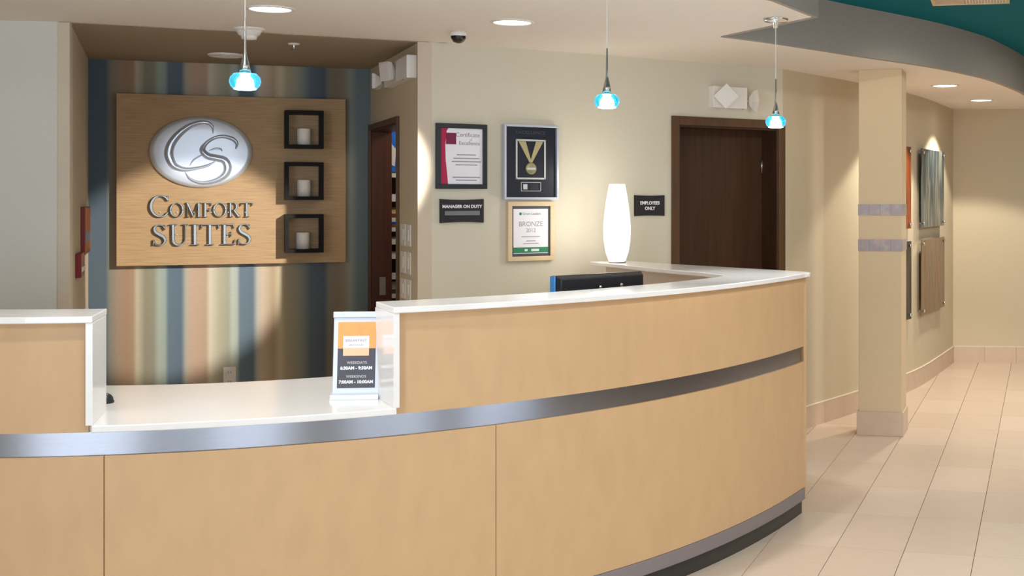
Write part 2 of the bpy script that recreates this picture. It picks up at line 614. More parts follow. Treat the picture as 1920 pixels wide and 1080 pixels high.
# ------------------------------------------------------------------ ceilings
edge = [(-5.0, 3.55), (-3.2, 3.6), (-2.2, 3.72), (-1.4, 4.02), (-0.8, 4.42), (-0.3, 4.90), (0.169, 5.55)]
tongue = [tuple(p) for p in catmull(edge, 6)]
tip = (0.386, 6.065)
notch = P(1358, 68, ZC)
bulk_px = [(1358, 68), (1440, 78.5), (1520, 90.5), (1606, 104), (1690.5, 116.3), (1760, 127.5), (1823, 140.5), (1865.7, 152), (1918.5, 173.7)]
bulk = [Vector(P(x, y, ZC)) for x, y in bulk_px] + [Vector((2.62, 11.3)), Vector((2.86, 12.5))]
bulk = [tuple(p) for p in catmull(bulk, 4)]
AX = [(-1.74, 7.0), (-3.245, 6.236)]               # line where the alcove ceiling starts
main_poly = tongue + [tip] + bulk + [(-2.0, 12.5), (-1.6, 9.0), (-1.6, 7.06), (-1.74, 7.0), (-3.245, 6.236), (-5.2, 5.9)]
struct('ceiling', MB().prism(main_poly, ZC, ZC + 0.02), M['ceil'])
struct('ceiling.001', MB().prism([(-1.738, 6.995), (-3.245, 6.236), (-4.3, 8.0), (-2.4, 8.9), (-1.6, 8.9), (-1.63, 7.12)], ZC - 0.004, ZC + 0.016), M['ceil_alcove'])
for i, o in enumerate([1]):
    struct('ceiling.002', MB().box(-5.2, 4.9, -4.2, 12.6, ZT, ZT + 0.06), M['teal'])


def ribbon_wall(pts, z0, z1, t, name, m):
    pv = [Vector(p) for p in pts]
    q = offset(pv, t)
    pv = offset(pv, 0.004)
    o_ = struct(name, MB().prism([tuple(p) for p in pv] + [tuple(p) for p in q[::-1]], z0 - 0.002, z1), m)
    for p_ in o_.data.polygons:
        p_.use_smooth = True
    o_.data.set_sharp_from_angle(angle=math.radians(25))
    return o_


ribbon_wall(bulk, ZC - 0.001, ZT, -0.03, 'trim_3', M['fascia'])
ribbon_wall([tip, bulk[0]], ZC - 0.001, ZT, -0.02, 'trim_4', M['fascia'])
ribbon_wall(tongue + [tip], ZC - 0.001, ZT, -0.02, 'trim_5', M['fascia'])

# ------------------------------------------------------------------ floor and tiles
tz = 0.0
struct('floor', MB().box(-5.2, 4.9, -4.2, 12.6, -0.12, -0.005), M['grout'])
floor = bpy.data.objects['floor']
az = math.radians(13.5)
ud = Vector((math.cos(az), -math.sin(az)))
vd = Vector((math.sin(az), math.cos(az)))
TU, TV, U0, V0 = 0.3105, 0.6265, -0.9175, 5.745
tmb = MB().box(0.0016, TU - 0.0016, 0.0011, TV - 0.0011, -0.005, 0.0)
tme = {}
for k, mm in enumerate((M['tile'], M['tile2'])):
    oo = tmb.build('tile', mm, floor)
    tme[k] = oo.data
    bpy.data.objects.remove(oo)
cw_in = [Vector(p) for p in CW]


def inside_view(c):
    if c.y < 4.6 or c.y > 12.4:
        return False
    px = CX + F * c.x / c.y
    py = YH + F * H / c.y
    return 1180 < px < 2010 and py < 1200


rest = MB()
cnt = 0
for iu in range(-18, 20):
    for iv in range(-16, 13):
        o0 = ud * (U0 + iu * TU) + vd * (V0 + iv * TV)
        c = o0 + ud * TU / 2 + vd * TV / 2
        if not (-5.0 < c.x < 4.7 and -3.9 < c.y < 12.5):
            continue
        if inside_view(c) and cnt < 290:
            o = bpy.data.objects.new('tile', tme[random.choice((0, 0, 1))])
            COL.objects.link(o)
            o.parent = floor
            o.location = (o0.x, o0.y, 0)
            o.rotation_euler = (0, 0, -az)
            cnt += 1
        else:
            q = [o0 + ud * 0.0016 + vd * 0.001, o0 + ud * (TU - 0.0016) + vd * 0.001,
                 o0 + ud * (TU - 0.0016) + vd * (TV - 0.001), o0 + ud * 0.0016 + vd * (TV - 0.001)]
            rest.prism([tuple(p) for p in q], -0.005, 0.0)
o = rest.build('tile_field', M['tile'], floor)
o['kind'] = 'stuff'


# ------------------------------------------------------------------ base tiles
def base_run(name, pts, step=0.3, h=0.15):
    """tiles along a polyline, one object each"""
    pv = [Vector(p) for p in pts]
    cum = [0.0]
    for a, b in zip(pv, pv[1:]):
        cum.append(cum[-1] + (b - a).length)

    def at(s):
        s = min(max(s, 0), cum[-1])
        for i in range(len(cum) - 1):
            if s <= cum[i + 1] + 1e-9:
                return pv[i].lerp(pv[i + 1], (s - cum[i]) / (cum[i + 1] - cum[i]))
        return pv[-1]
    root = empty(name)
    root['kind'] = 'structure'
    s = 0.0
    while s < cum[-1] - 0.02:
        a, b = at(s + 0.001), at(min(s + step, cum[-1]) - 0.001)
        m_ = [at(s + 0.001 + (min(step, cum[-1] - s) - 0.002) * k / 3) for k in range(4)]
        q = offset(m_, 0.011)
        MB().prism([tuple(p) for p in q] + [tuple(p) for p in m_[::-1]], 0.0, h).build('base_tile', M['base'], root)
        s += step
    q = offset(pv, 0.013)
    MB().prism([tuple(p) for p in q] + [tuple(p) for p in pv[::-1]], h, h + 0.006).build('caulk_line', M['caulk'], root)
    return root


base_run('baseboard_back', [BK.pt(BK.s(1468)), BK.pt(BK.L - 0.001)])
base_run('baseboard_curved', [p for p in CW])
base_run('baseboard_corridor', [WE.pt(0.0), WE.pt(2.5)])


# ------------------------------------------------------------------ doors
def panel_door(name, w, s0, s1, ztop, depth, casing, leafm, casm, jambm, leaf_back):
    root = w.empty(name, 0, 0)
    root['kind'] = 'structure'
    c = casing
    zt = ztop
    for nm, a, b in (('casing', s0 - c, s0), ('casing', s1, s1 + c)):
        MB().box(a, b, -0.016, 0.0, 0, zt + c).build(nm, casm, root, 0.003)
    MB().box(s0, s1, -0.016, 0.0, zt, zt + c).build('casing', casm, root, 0.003)
    t = 0.012
    MB().box(s0 - 0.001, s0 + t, 0.0, depth, 0, zt).build('jamb', jambm, root)
    MB().box(s1 - t, s1 + 0.001, 0.0, depth, 0, zt).build('jamb', jambm, root)
    MB().box(s0 + t, s1 - t, 0.0, depth, zt - t, zt + 0.001).build('jamb', jambm, root)
    return root


d1 = panel_door('door_1', BK, ds0, ds1, 2.04, 0.1545, 0.055, M['darkwood'], M['darkcasing'], M['darkwood'], 0.16)
leaf = MB().box(ds0 + 0.004, ds1 - 0.004, 0.155, 0.195, 0.002, 2.036).build('leaf', M['darkwood'], d1, 0.002)
MB().box(ds0 - 0.06, ds1 + 0.06, 0.202, 0.22, 0.0, 2.1).build('back_board', M['black'], d1)  # unseen black sheet added to block light leaking round the leaf
hd = MB()
hd.tube([(ds0 + 0.075, 0.155, 1.0), (ds0 + 0.075, 0.10, 1.0), (ds0 + 0.19, 0.10, 1.0)], 0.009)
hd.dome_y([(0.0, -0.012), (0.026, -0.012), (0.028, 0.0)], 20, (ds0 + 0.075, 0.155, 1.0))
hd.build('handle', M['nickel'], leaf)
for z in (0.3, 1.02, 1.8):
    MB().tube([(ds1 - 0.016, 0.15, z - 0.05), (ds1 - 0.016, 0.15, z + 0.05)], 0.007).build('hinge', M['nickel'], d1)

d2 = panel_door('door_2', AR, dr0, dr1, 2.03, 0.13, 0.035, M['red_wood'], M['darkcasing'], M['red_wood'], 0.1)
MB().box(dr0 + 0.0122, dr0 + 0.016, 0.05, 0.09, 0.94, 1.06).build('strike_plate', M['nickel'], d2)

# ------------------------------------------------------------------ pantry shelf seen through the alcove doorway
rp = AR.pt(0.45, -0.75)
rk = empty('snack_rack', (-2.42, 9.0, 0), 0.25)
tag(rk, 'dark brown wooden snack rack seen through the alcove doorway', 'rack')
k = MB()
k.box(-0.45, 0.45, 0.28, 0.30, 0, 2.0)
k.build('back_board', M['red_wood'], rk)
for x in (-0.45, 0.43):
    MB().box(x, x + 0.02, 0.0, 0.28, 0, 2.0).build('side_board', M['red_wood'], rk)
shelf_z = []
Yr = 9.05
for py in (327, 372, 410, 428, 452, 479, 517, 552):
    shelf_z.append(H - (py - YH) * Yr / F)
for z in shelf_z:
    MB().box(-0.43, 0.43, 0.0, 0.28, z - 0.02, z).build('shelf', M['red_wood'], rk)
    MB().box(-0.43, 0.43, -0.004, 0.0, z - 0.022, z + 0.008).build('price_rail', M['white'], rk)
pk = [('white', 0.10), ('white', 0.03), ('ltan', 0.08), ('bluep', 0.07), ('white', 0.03), ('white', 0.03), ('white', 0.02), ('white', 0.09)]
names = ['white box of snacks', 'pale flat packet', 'tan bag of crisps', 'blue and orange snack bag', 'cream carton', 'white carton', 'small white tin', 'white paper bag']
lev = ['just under the blue poster', 'on the second shelf down', 'on the third shelf down', 'on the fourth shelf down',
       'on the fifth shelf down', 'on the sixth shelf down', 'above the lowest visible shelf', 'on the lowest visible shelf']
for i, z in enumerate(shelf_z):
    cn, hh = pk[i]
    for j, x in enumerate((0.01,)):
        e = empty('snack_packet', rk.matrix_basis @ Vector((0, 0, 0)))
        lm = Matrix.Translation(rk.location) @ Matrix.Rotation(rk.rotation_euler.z, 4, 'Z')
        e.location = lm @ Vector((x, 0.08, z))
        e.rotation_euler = (0, 0, rk.rotation_euler.z)
        b = MB()
        w_, d_ = 0.032, 0.045
        b.add([(-w_, -d_ * 0.6, 0.0), (w_, -d_ * 0.6, 0.0), (w_, d_, 0), (-w_, d_, 0), (-w_, -d_, hh * 0.45), (w_, -d_, hh * 0.45), (w_, d_, hh * 0.45), (-w_, d_, hh * 0.45),
               (-w_ * 0.96, -0.012, hh), (w_ * 0.96, -0.012, hh), (w_ * 0.96, 0.012, hh), (-w_ * 0.96, 0.012, hh)],
              [(3, 2, 1, 0), (0, 1, 5, 4), (1, 2, 6, 5), (2, 3, 7, 6), (3, 0, 4, 7), (4, 5, 9, 8), (5, 6, 10, 9), (6, 7, 11, 10), (7, 4, 8, 11), (8, 9, 10, 11)])
        b.build('packet_body', M[cn], e)
        MB().box(-w_ * 0.7, w_ * 0.7, -d_ * 1.04, -d_ * 0.9, hh * 0.1, hh * 0.42).build('packet_label', M[('burnt', 'paper', 'brown', 'orange', 'paper', 'peach', 'ink', 'inkd')[i]], e)
        tag(e, '%s %s in the snack rack' % (names[i], lev[i]), 'snack', 'snacks on the rack')
lm = Matrix.Translation(rk.location) @ Matrix.Rotation(rk.rotation_euler.z, 4, 'Z')
e = empty('poster', lm @ Vector((0, -0.012, 0)), rk.rotation_euler.z)
zz0, zz1 = H - (323 - YH) * Yr / F, H - (246 - YH) * Yr / F
MB().box(-0.44, 0.44, 0.0, 0.006, zz0, zz1).build('sheet', M['bluep'], e)
MB().box(-0.44, 0.44, -0.004, 0.006, zz1, zz1 + 0.045).build('header', M['white'], e)
for x in (-0.26, -0.02, 0.07, 0.3):
    MB().plate([(x - 0.03, zz0 + 0.07), (x + 0.04, zz0 + 0.04), (x + 0.05, zz0 + 0.16), (x, zz0 + 0.22)], -0.003, 0.0).build('printed_shape', M['white'], e)
tag(e, 'blue and white poster above the snack rack beyond the alcove doorway', 'poster')
light('POINT', 'pantry_light', (-1.75, 8.45, 2.25), 14, SOFT, 0.1)
struct('wall_pantry', MB().prism([(-3.0, 9.35), (-0.6, 9.9), (-0.64, 10.0), (-3.04, 9.45)], 0, ZC), M['wall_warm'])
struct('ceiling.003', MB().box(-3.0, -0.6, 8.95, 10.1, ZC + 0.001, ZC + 0.02), M['ceil'])

# ------------------------------------------------------------------ pillar
c0 = P(1610, 815, 0)
pil = empty('pillar', (c0[0], c0[1], 0), -az - 0.0)
pil['kind'] = 'structure'
PW = 0.287
PF = ZC
MB().box(0, PW, 0, PW, 0.0, PF).build('shaft', M['pillar'], pil, 0.003)
for (a, b, c, d) in ((-0.012, PW + 0.012, -0.012, -0.0005), (PW + 0.0005, PW + 0.012, 0, PW), (-0.012, -0.0005, 0, PW)):
    MB().box(a, b, c, d, 0.0, 0.16).build('base_tile', M['base'], pil, 0.002)


def mosaic_mat():
    m = ramp_mat('mosaic_glass', [(0.0, srgb(176, 160, 172)), (0.38, srgb(168, 156, 160)), (0.46, srgb(172, 150, 152)), (0.52, srgb(168, 156, 158)),
                                  (0.56, srgb(160, 158, 160)), (0.60, srgb(176, 168, 160)), (0.63, srgb(184, 160, 150)), (1.0, srgb(160, 150, 160))], 0, 1.0,
                 0.3, wob=0.0, interp='LINEAR', noise_sc=(9, 9, 9), nvar=0.08)
    nt = m.node_tree
    cr = [n for n in nt.nodes if n.type == 'VALTORGB'][0]
    no = [n for n in nt.nodes if n.type == 'TEX_NOISE'][0]
    nt.links.new(no.outputs['Fac'], cr.inputs['Fac'])
    no.inputs['Scale'].default_value = 1.6
    return m


MM = mosaic_mat()
for zb, zt_ in ((1.467, 1.541), (1.229, 1.307)):
    bd = empty('accent_band', (0, 0, 0))
    bd.parent = pil
    for i in range(4):
        MB().box(i * PW / 4 - (0.004 if i == 0 else -0.0007), (i + 1) * PW / 4 + (0.004 if i == 3 else -0.0007), -0.0045, -0.0006, zb, zt_).build('mosaic_tile', MM, bd)
    for i in range(4):
        MB().box(PW + 0.0006, PW + 0.0045, i * PW / 4 + 0.0007, (i + 1) * PW / 4 - 0.0007, zb, zt_).build('mosaic_tile', MM, bd)

# ------------------------------------------------------------------ reception desk
KC = (0.26948256, -0.34032535, -0.03771853, 2.69856154)
DC = Vector((-2.4, 6.7))


def R_(t):
    t = max(t, 0.0)
    return KC[0] * t ** 3 + KC[1] * t * t + KC[2] * t + KC[3]


def D(t, off=0.0):
    r = R_(t) + off
    return Vector((DC.x + r * math.sin(t), DC.y - r * math.cos(t)))


def th(px, off):
    a, b = math.radians(-20), math.radians(86)
    for _ in range(50):
        m_ = (a + b) / 2
        q = D(m_, off)
        if CX + F * q.x / q.y < px:
            a = m_
        else:
            b = m_
    return a


def arc(t0, t1, off, step=math.radians(2.0)):
    n = max(2, int(abs(t1 - t0) / step) + 1)
    return [tuple(D(t0 + (t1 - t0) * i / (n - 1), off)) for i in range(n)]


T_END = th(1510, 0.0)
T_REC = th(1502.5, -0.012)
TL = math.radians(-27)
T_LE = th(166, 0.0)          # end of the left raised section (panel edge)
T_RS = th(742, 0.0)          # start of the right raised section
desk = empty('reception_desk', (DC.x, DC.y, 0))
tag(desk, 'curved maple reception desk with white quartz counters and a steel band', 'desk')


def dk(mb, name, m, parent=desk, bevel=0.0, lab=None):
    # geometry is given in world coordinates; shift to the desk's origin
    mb.v = [(v[0] - DC.x, v[1] - DC.y, v[2]) for v in mb.v]
    o = mb.build(name, m, parent, bevel)
    if not bevel:
        for p_ in o.data.polygons:
            p_.use_smooth = True
        o.data.set_sharp_from_angle(angle=math.radians(25))
    if lab:
        o['label'] = lab
    return o


def arcband(t0, t1, o0, o1, z0, z1):
    return MB().prism(arc(t0, t1, o0) + arc(t1, t0, o1), z0, z1)


ZU0, ZU1, ZL0, ZL1 = 1.189, 1.21, 0.845, 0.867
# lower panels between joints
js = [TL, math.radians(-9), th(195, 0), th(930, 0), T_END]
for a, b in zip(js, js[1:]):
    g = 0.0006
    dk(arcband(a + g, b - g, 0.0, -0.018, 0.137, 0.766), 'front_panel', M['maple'])
# upper panels
dk(arcband(TL, math.radians(-9) - 0.0006, 0.0, -0.018, 0.842, ZU0), 'upper_panel', M['maple'])
dk(arcband(math.radians(-9) + 0.0006, T_LE, 0.0, -0.018, 0.842, ZU0), 'upper_panel', M['maple'])
dk(arcband(T_RS, T_END, 0.0, -0.018, 0.842, ZU0), 'upper_panel', M['maple'])
# steel band and recess
dk(arcband(TL, T_REC, -0.012, -0.020, 0.767, 0.8415), 'steel_band', M['steel'])
# strip and toe kick
dk(arcband(TL, T_END, 0.003, -0.020, 0.078, 0.136), 'satin_strip', M['strip'])
dk(arcband(TL, th(1503.5, -0.022), -0.022, -0.05, 0.0, 0.0778), 'toe_kick', M['kick'])
# cores (hidden carcass, cream inside)
dk(arcband(TL, T_REC - 0.003, -0.0205, -0.12, 0.078, ZL0 - 0.004), 'carcass', M['cream'])
dk(arcband(TL, T_LE - 0.022, -0.0205, -0.14, ZL0 - 0.004, ZU0), 'carcass', M['cream'])
# wing wall behind the tip
WO = [(0.335, 6.42), (-0.30, 7.12), (-0.64, 7.57)]
WI = [(-0.79, 7.45), (-0.46, 6.92), (-0.14, 6.46), (0.02, 6.20)]
dk(MB().prism(arc(T_RS + 0.006, T_REC - 0.003, -0.0205) + [(0.322, 6.42), (-0.31, 7.10), (-0.65, 7.56), (-0.76, 7.48), (-0.44, 6.98), (-0.10, 6.50)]
              + arc(math.radians(74), T_RS + 0.006, -0.14), ZL0 - 0.004, ZU0), 'carcass', M['cream'])
dk(MB().prism([(0.322, 6.42), (-0.31, 7.10), (-0.65, 7.56), (-0.76, 7.48), (-0.44, 6.98), (0.0, 6.36), (0.22, 6.22)], 0.0, ZL0 - 0.0045), 'carcass', M['cream'])
dk(MB().prism([(0.3385, 6.395), (0.352, 6.41), (-0.295, 7.125), (-0.31, 7.112)], 0.08, ZU0), 'upper_panel', M['maple'])
# counters
T_RC = th(738.5, 0.03)
outer = arc(T_RC, T_END - 0.02, 0.03)
tipc = [(0.362, 6.33), (0.372, 6.38), (0.366, 6.43), (0.345, 6.475)]
top_poly = outer + tipc + [(0.02, 6.82), (-0.34, 7.20), (-0.52, 7.42), (-0.655, 7.63), (-0.855, 7.49), (-0.62, 7.10), (-0.489, 6.86), (-0.30, 6.58), (-0.163, 6.39), (-0.055, 6.13)] \
    + arc(math.radians(72.5), T_RC, -0.25)
dk(MB().prism(top_poly, ZU0, ZU1), 'counter_top', M['quartz'], bevel=0.003, lab='white raised counter that wraps to a pointed right end')
T_LC = th(172.5, 0.03)
LIN_ = 0.022
dk(MB().prism(arc(TL, T_LC, 0.03) + arc(T_LC - LIN_, TL, -0.27), ZU0, ZU1), 'counter_top', M['quartz'], bevel=0.003, lab='white raised counter at left')


def endpanel(t, side):
    # slab closing the end of a raised section, width of the counter
    w = 0.021 / R_(t)
    a, b = (t - w, t) if side < 0 else (t, t + w)
    k_ = LIN_ if side < 0 else 0.0
    return MB().prism([tuple(D(a, 0.025)), tuple(D(b, 0.025)), tuple(D(b - k_, -0.265)), tuple(D(a - k_, -0.265))], ZL1 - 0.0, ZU0)


dk(endpanel(T_LC, -1), 'end_slab', M['quartz'], bevel=0.0015)
dk(endpanel(T_RC, 1), 'end_slab', M['quartz'], bevel=0.0015)
# the lower worktop: ledge between the sections plus the staff side
T0w, T1w = th(171, 0.03), th(744, 0.03)
wp = arc(T0w, T1w, 0.03) + arc(T1w, math.radians(58), -0.145) + arc(math.radians(58), TL, -0.88) + arc(TL, T0w - 0.035, -0.145)
dk(MB().prism(wp, ZL0, ZL1), 'worktop', M['quartz'], bevel=0.003, lab='low white quartz worktop in the gap between raised sections')
for tdeg in (-20, 5, 30, 54):
    t = math.radians(tdeg)
    dk(MB().prism([tuple(D(t, -0.125)), tuple(D(t + 0.009, -0.125)), tuple(D(t + 0.009, -0.84)), tuple(D(t, -0.84))], 0.0, ZL0), 'gable', M['cream'])

# ------------------------------------------------------------------ monitor
Yl, Yr_ = 5.34, 5.70
ml = Vector(((1040 - CX) * Yl / F, Yl))
mr_ = Vector(((1203 - CX) * Yr_ / F, Yr_))
mw = Wall(ml, mr_)
mo = mw.empty('monitor', mw.L / 2, ZL1)
tag(mo, 'black computer monitor seen from behind, just above the raised counter', 'monitor')
hw = mw.L / 2
sh = MB()
z0, z1 = 0.10, 0.388
sh.add([(-hw, 0.0, z0), (hw, 0.0, z0), (hw, 0.0, z1), (-hw, 0.0, z1),
        (-hw + 0.012, -0.03, z0 + 0.012), (hw - 0.012, -0.03, z0 + 0.012), (hw - 0.018, -0.03, z1 - 0.012), (-hw + 0.012, -0.03, z1 - 0.012)],
       [(0, 3, 2, 1), (4, 5, 6, 7), (0, 1, 5, 4), (1, 2, 6, 5), (2, 3, 7, 6), (3, 0, 4, 7)])
sh.build('rear_shell', M['black'], mo, 0.004)
MB().box(-hw, hw, 0.0, 0.022, z0, z1 + 0.001).build('bezel', M['black'], mo, 0.002)
MB().box(-hw - 0.006, -hw + 0.0, -0.006, 0.024, z0, z1 + 0.0).build('side_edge', M['blue'], mo, 0.001)['label'] = 'edge coloured blue for reflected glow'  # plain blue strip standing in for glow reflected on the bezel side
MB().box(-hw + 0.02, hw - 0.02, 0.022, 0.024, z0 + 0.02, z1 - 0.02).build('screen', M['bluep'], mo)
for x, zc in ((-0.02, 0.332), (0.10, 0.337)):
    sc = MB()
    sc.dome_y([(0.0, -0.003), (0.006, -0.003), (0.008, 0.0)], 12, (x, -0.0305, zc))
    sc.build('screw', M['nickel'], mo)
MB().box(-0.03, 0.03, -0.045, -0.0305, 0.01, 0.24).build('stand_neck', M['black'], mo, 0.004)
MB().prism([(0.13 * math.cos(a * PI / 10), -0.02 + 0.085 * math.sin(a * PI / 10)) for a in range(20)], 0.0, 0.012).build('stand_base', M['black'], mo, 0.002)

# ------------------------------------------------------------------ breakfast-hours sign holder
bp = P(666, 748, ZL1)
sg = empty('sign_holder', (bp[0], bp[1] + 0.005, ZL1), math.radians(6))
tag(sg, 'silver sign holder with orange and charcoal card on the low white counter', 'sign')
lean = math.radians(7)
SW, SH_ = 0.164, 0.305


def leaned(o):
    o.rotation_euler = (-lean, 0, 0)
    return o


fr = leaned(MB().box(-SW / 2, SW / 2, 0.0, 0.010, 0.012, SH_).build('frame', M['frost'], sg, 0.002))
cd = leaned(MB().box(-0.066, 0.066, -0.0012, 0.0, 0.038, 0.272).build('card', M['charcoal'], sg))
MB().box(-0.066, 0.066, -0.0018, -0.0012, 0.178, 0.272).build('orange_field', M['orange'], cd)
MB().box(-0.047, 0.043, -0.0024, -0.0018, 0.180, 0.222).build('white_box', M['paper'], cd)
MB().box(-0.047, 0.043, -0.0024, -0.0012, 0.152, 0.180).build('peach_box', M['peach'], cd)
text('lettering', 'BREAKFAST', 0.0145, M['ink'], cd, (-0.002, -0.003, 0.206), extrude=0.0002)
text('lettering', 'SERVICE HOURS', 0.007, M['ink'], cd, (-0.002, -0.003, 0.190), extrude=0.0002)
text('lettering', 'WEEKDAYS', 0.0135, M['silver'], cd, (0.002, -0.0018, 0.127), extrude=0.0003)
text('lettering', '6:30AM - 9:30AM', 0.0155, M['paper'], cd, (0.0, -0.0018, 0.108), extrude=0.0003, bold=0.0006)
text('lettering', 'WEEKENDS', 0.0135, M['silver'], cd, (0.0, -0.0018, 0.078), extrude=0.0003)
text('lettering', '7:00AM - 10:00AM', 0.0155, M['paper'], cd, (0.0, -0.0018, 0.059), extrude=0.0003, bold=0.0006)
leaned(MB().box(-SW / 2 - 0.002, SW / 2 + 0.002, -0.006, 0.013, SH_ - 0.018, SH_ + 0.004).build('top_rail', M['frost'], sg, 0.003))
bt = MB()
bt.add([(-SW / 2 - 0.004, -0.03, 0.0), (SW / 2 + 0.002, -0.03, 0.0), (SW / 2 + 0.002, 0.03, 0), (-SW / 2 - 0.004, 0.03, 0),
        (-SW / 2 - 0.004, -0.022, 0.016), (SW / 2 + 0.002, -0.022, 0.016), (SW / 2 + 0.002, 0.02, 0.024), (-SW / 2 - 0.004, 0.02, 0.024)],
       [(3, 2, 1, 0), (4, 5, 6, 7), (0, 1, 5, 4), (1, 2, 6, 5), (2, 3, 7, 6), (3, 0, 4, 7)])
bt.build('foot_rail', M['frost'], sg, 0.002)
MB().box(SW / 2 + 0.002, SW / 2 + 0.007, -0.01, 0.01, 0.012, 0.028).build('end_cap', M['black'], sg)
st_ = MB()
st_.tube([(0.05, 0.048, 0.23), (0.06, 0.11, 0.004)], 0.003)
st_.tube([(-0.05, 0.048, 0.23), (-0.06, 0.11, 0.004)], 0.003)
st_.build('back_stay', M['black'], sg)

# ------------------------------------------------------------------ small black bell half hidden by the left end slab
bq = P(187.5, 758, ZL1)
be = empty('service_bell', (bq[0] + 0.0, bq[1] + 0.03, ZL1))
tag(be, 'small black service bell peeking past the left white end slab', 'bell')
MB().lathe([(0.0, 0.0), (0.031, 0.0), (0.032, 0.006), (0.030, 0.009)], 28).build('base', M['black'], be)
MB().lathe([(0.029, 0.009), (0.028, 0.018), (0.022, 0.027), (0.012, 0.033), (0.0, 0.035)], 28).build('dome', M['black'], be)
MB().lathe([(0.0, 0.035), (0.004, 0.035), (0.0038, 0.040), (0.006, 0.042), (0.006, 0.046), (0.0, 0.047)], 16).build('button', M['black'], be)

# ------------------------------------------------------------------ table lamp
lx, ly = (1157 - CX) * 7.36 / F, 7.36
lp = empty('table_lamp', (lx, ly, ZU1))
tag(lp, 'tall glowing white ribbed paper lamp on the back end of the counter', 'lamp')
MB().lathe([(0.0, 0.0), (0.05, 0.0), (0.05, 0.008), (0.012, 0.012), (0.012, 0.03)], 28).build('base', M['nickel'], lp)
prof = []
pts = [(0.047, 0.006), (0.066, 0.06), (0.077, 0.13), (0.079, 0.20), (0.074, 0.27), (0.066, 0.34), (0.056, 0.40), (0.046, 0.452)]
zz = 0.006
import bisect
nrib = 46
for i in range(nrib * 2 + 1):
    t = 0.006 + (0.452 - 0.006) * i / (nrib * 2)
    kx = max(1, min(len(pts) - 1, bisect.bisect([p[1] for p in pts], t)))
    a, b = pts[kx - 1], pts[kx]
    u = (t - a[1]) / (b[1] - a[1])
    prof.append((a[0] + (b[0] - a[0]) * u - (0.0014 if i % 2 else 0), t))
MB().lathe(prof, 40).build('shade', M['shade'], lp)
MB().lathe([(0.0, 0.14), (0.018, 0.15), (0.028, 0.18), (0.024, 0.21), (0.0, 0.225)], 20).build('light_bulb', M['bulb'], lp)
light('POINT', 'table_lamp_light', (lx, ly - 0.02, ZU1 + 0.50), 1.6, (1, 0.95, 0.86), 0.03)
light('POINT', 'table_lamp_light', (lx - 0.11, ly - 0.04, ZU1 + 0.2), 2.2, (1, 0.95, 0.86), 0.05)


# ------------------------------------------------------------------ pendants and downlights
def pendant(px, py_bowl, Y, label, first=None, canopy_r=0.061):
    x = (px - CX) * Y / F
    zb = H - (py_bowl - YH) * Y / F
    r = empty('pendant_light', (x, Y, ZC))
    tag(r, label, 'pendant light', 'teal glass pendant lights over the desk')
    z = zb - ZC
    MB().lathe([(0.0, 0.0), (canopy_r, 0.0), (canopy_r, -0.006), (canopy_r * 0.86, -0.016), (0.012, -0.020), (0.010, -0.045), (0.0, -0.047)], 32).build('canopy', M['chrome'], r)
    MB().tube([(0, 0, -0.04), (0, 0, z + 0.20)], 0.0022).build('cord', M['white'], r)
    MB().lathe([(0.0, z + 0.21), (0.003, z + 0.205), (0.0045, z + 0.10), (0.006, z + 0.088), (0.013, z + 0.058), (0.019, z + 0.028), (0.0, z + 0.028)], 20).build('stem_cap', M['nickel'], r)
    MB().lathe([(0.018, z + 0.027), (0.036, z + 0.026), (0.047, z + 0.014), (0.050, z + 0.000), (0.045, z - 0.016), (0.034, z - 0.027),
                (0.027, z - 0.027), (0.032, z - 0.014), (0.036, z + 0.002), (0.030, z + 0.016), (0.018, z + 0.021), (0.018, z + 0.027)], 40).build('glass_bowl', M['glass'], r)
    MB().lathe([(0.0, z + 0.026), (0.014, z + 0.022), (0.027, z + 0.006), (0.031, z - 0.018), (0.029, z - 0.0265), (0.0, z - 0.028)], 28).build('inner_glass', M['bulb'], r)
    light('POINT', 'pendant_glow', (x, Y, zb - 0.045), 2.5, (0.93, 0.98, 1.0), 0.03)
    light('SPOT', 'pendant_beam', (x, Y, zb - 0.04), 22, (0.95, 0.98, 1.0), 0.02, target=(x, Y, 0), spot=105, blend=0.6)
    return r


pendant(459.5, 153, 4.20, 'leftmost pendant light with a glowing teal glass bowl, in front of the alcove sign')
pendant(1138, 190, 4.97, 'middle pendant light with a teal glass bowl, above the monitor')
pendant(1454.5, 229, 6.12, 'rightmost pendant light with teal glass bowl, hanging before the dark door')


def downlight(px, py, label, power, spot=130, blend=0.35, col=SOFT, r=0.108):
    x, y = P(px, py, ZC)
    e = empty('downlight', (x, y, ZC))
    tag(e, label, 'ceiling light', 'round recessed ceiling lights')
    MB().lathe([(r, 0.0), (r, -0.004), (r - 0.016, -0.007), (r - 0.02, -0.002), (r - 0.02, 0.0)], 40).build('trim_ring', M['white'], e)
    MB().lathe([(0.0, -0.003), (r - 0.018, -0.003)], 40).build('lens', M['lampglow'], e)
    light('SPOT', 'downlight_beam', (x, y, ZC - 0.03), power, col, 0.05, target=(x, y, 0), spot=spot, blend=blend)
    return e


downlight(507, 16, 'large round ceiling light at the left, just beside the leftmost pendant cord', 34, 118, 0.6)
downlight(960.5, 41, 'large round ceiling light between the dome camera and the middle pendant', 26, 110, 1.0)
light('SPOT', 'sign_accent_beam', (-0.20, 5.36, ZC - 0.03), 860, SOFT, 0.02, target=(-3.42, 8.01, 1.17), spot=18.2, blend=0.4)
downlight(1772, 160, 'nearer of the two ceiling lights in the corridor beyond the pillar', 90, 112, 0.2, WARM)
downlight(1839.5, 187.5, 'farther of the two ceiling lights in the corridor beyond the pillar', 90, 112, 0.2, WARM)

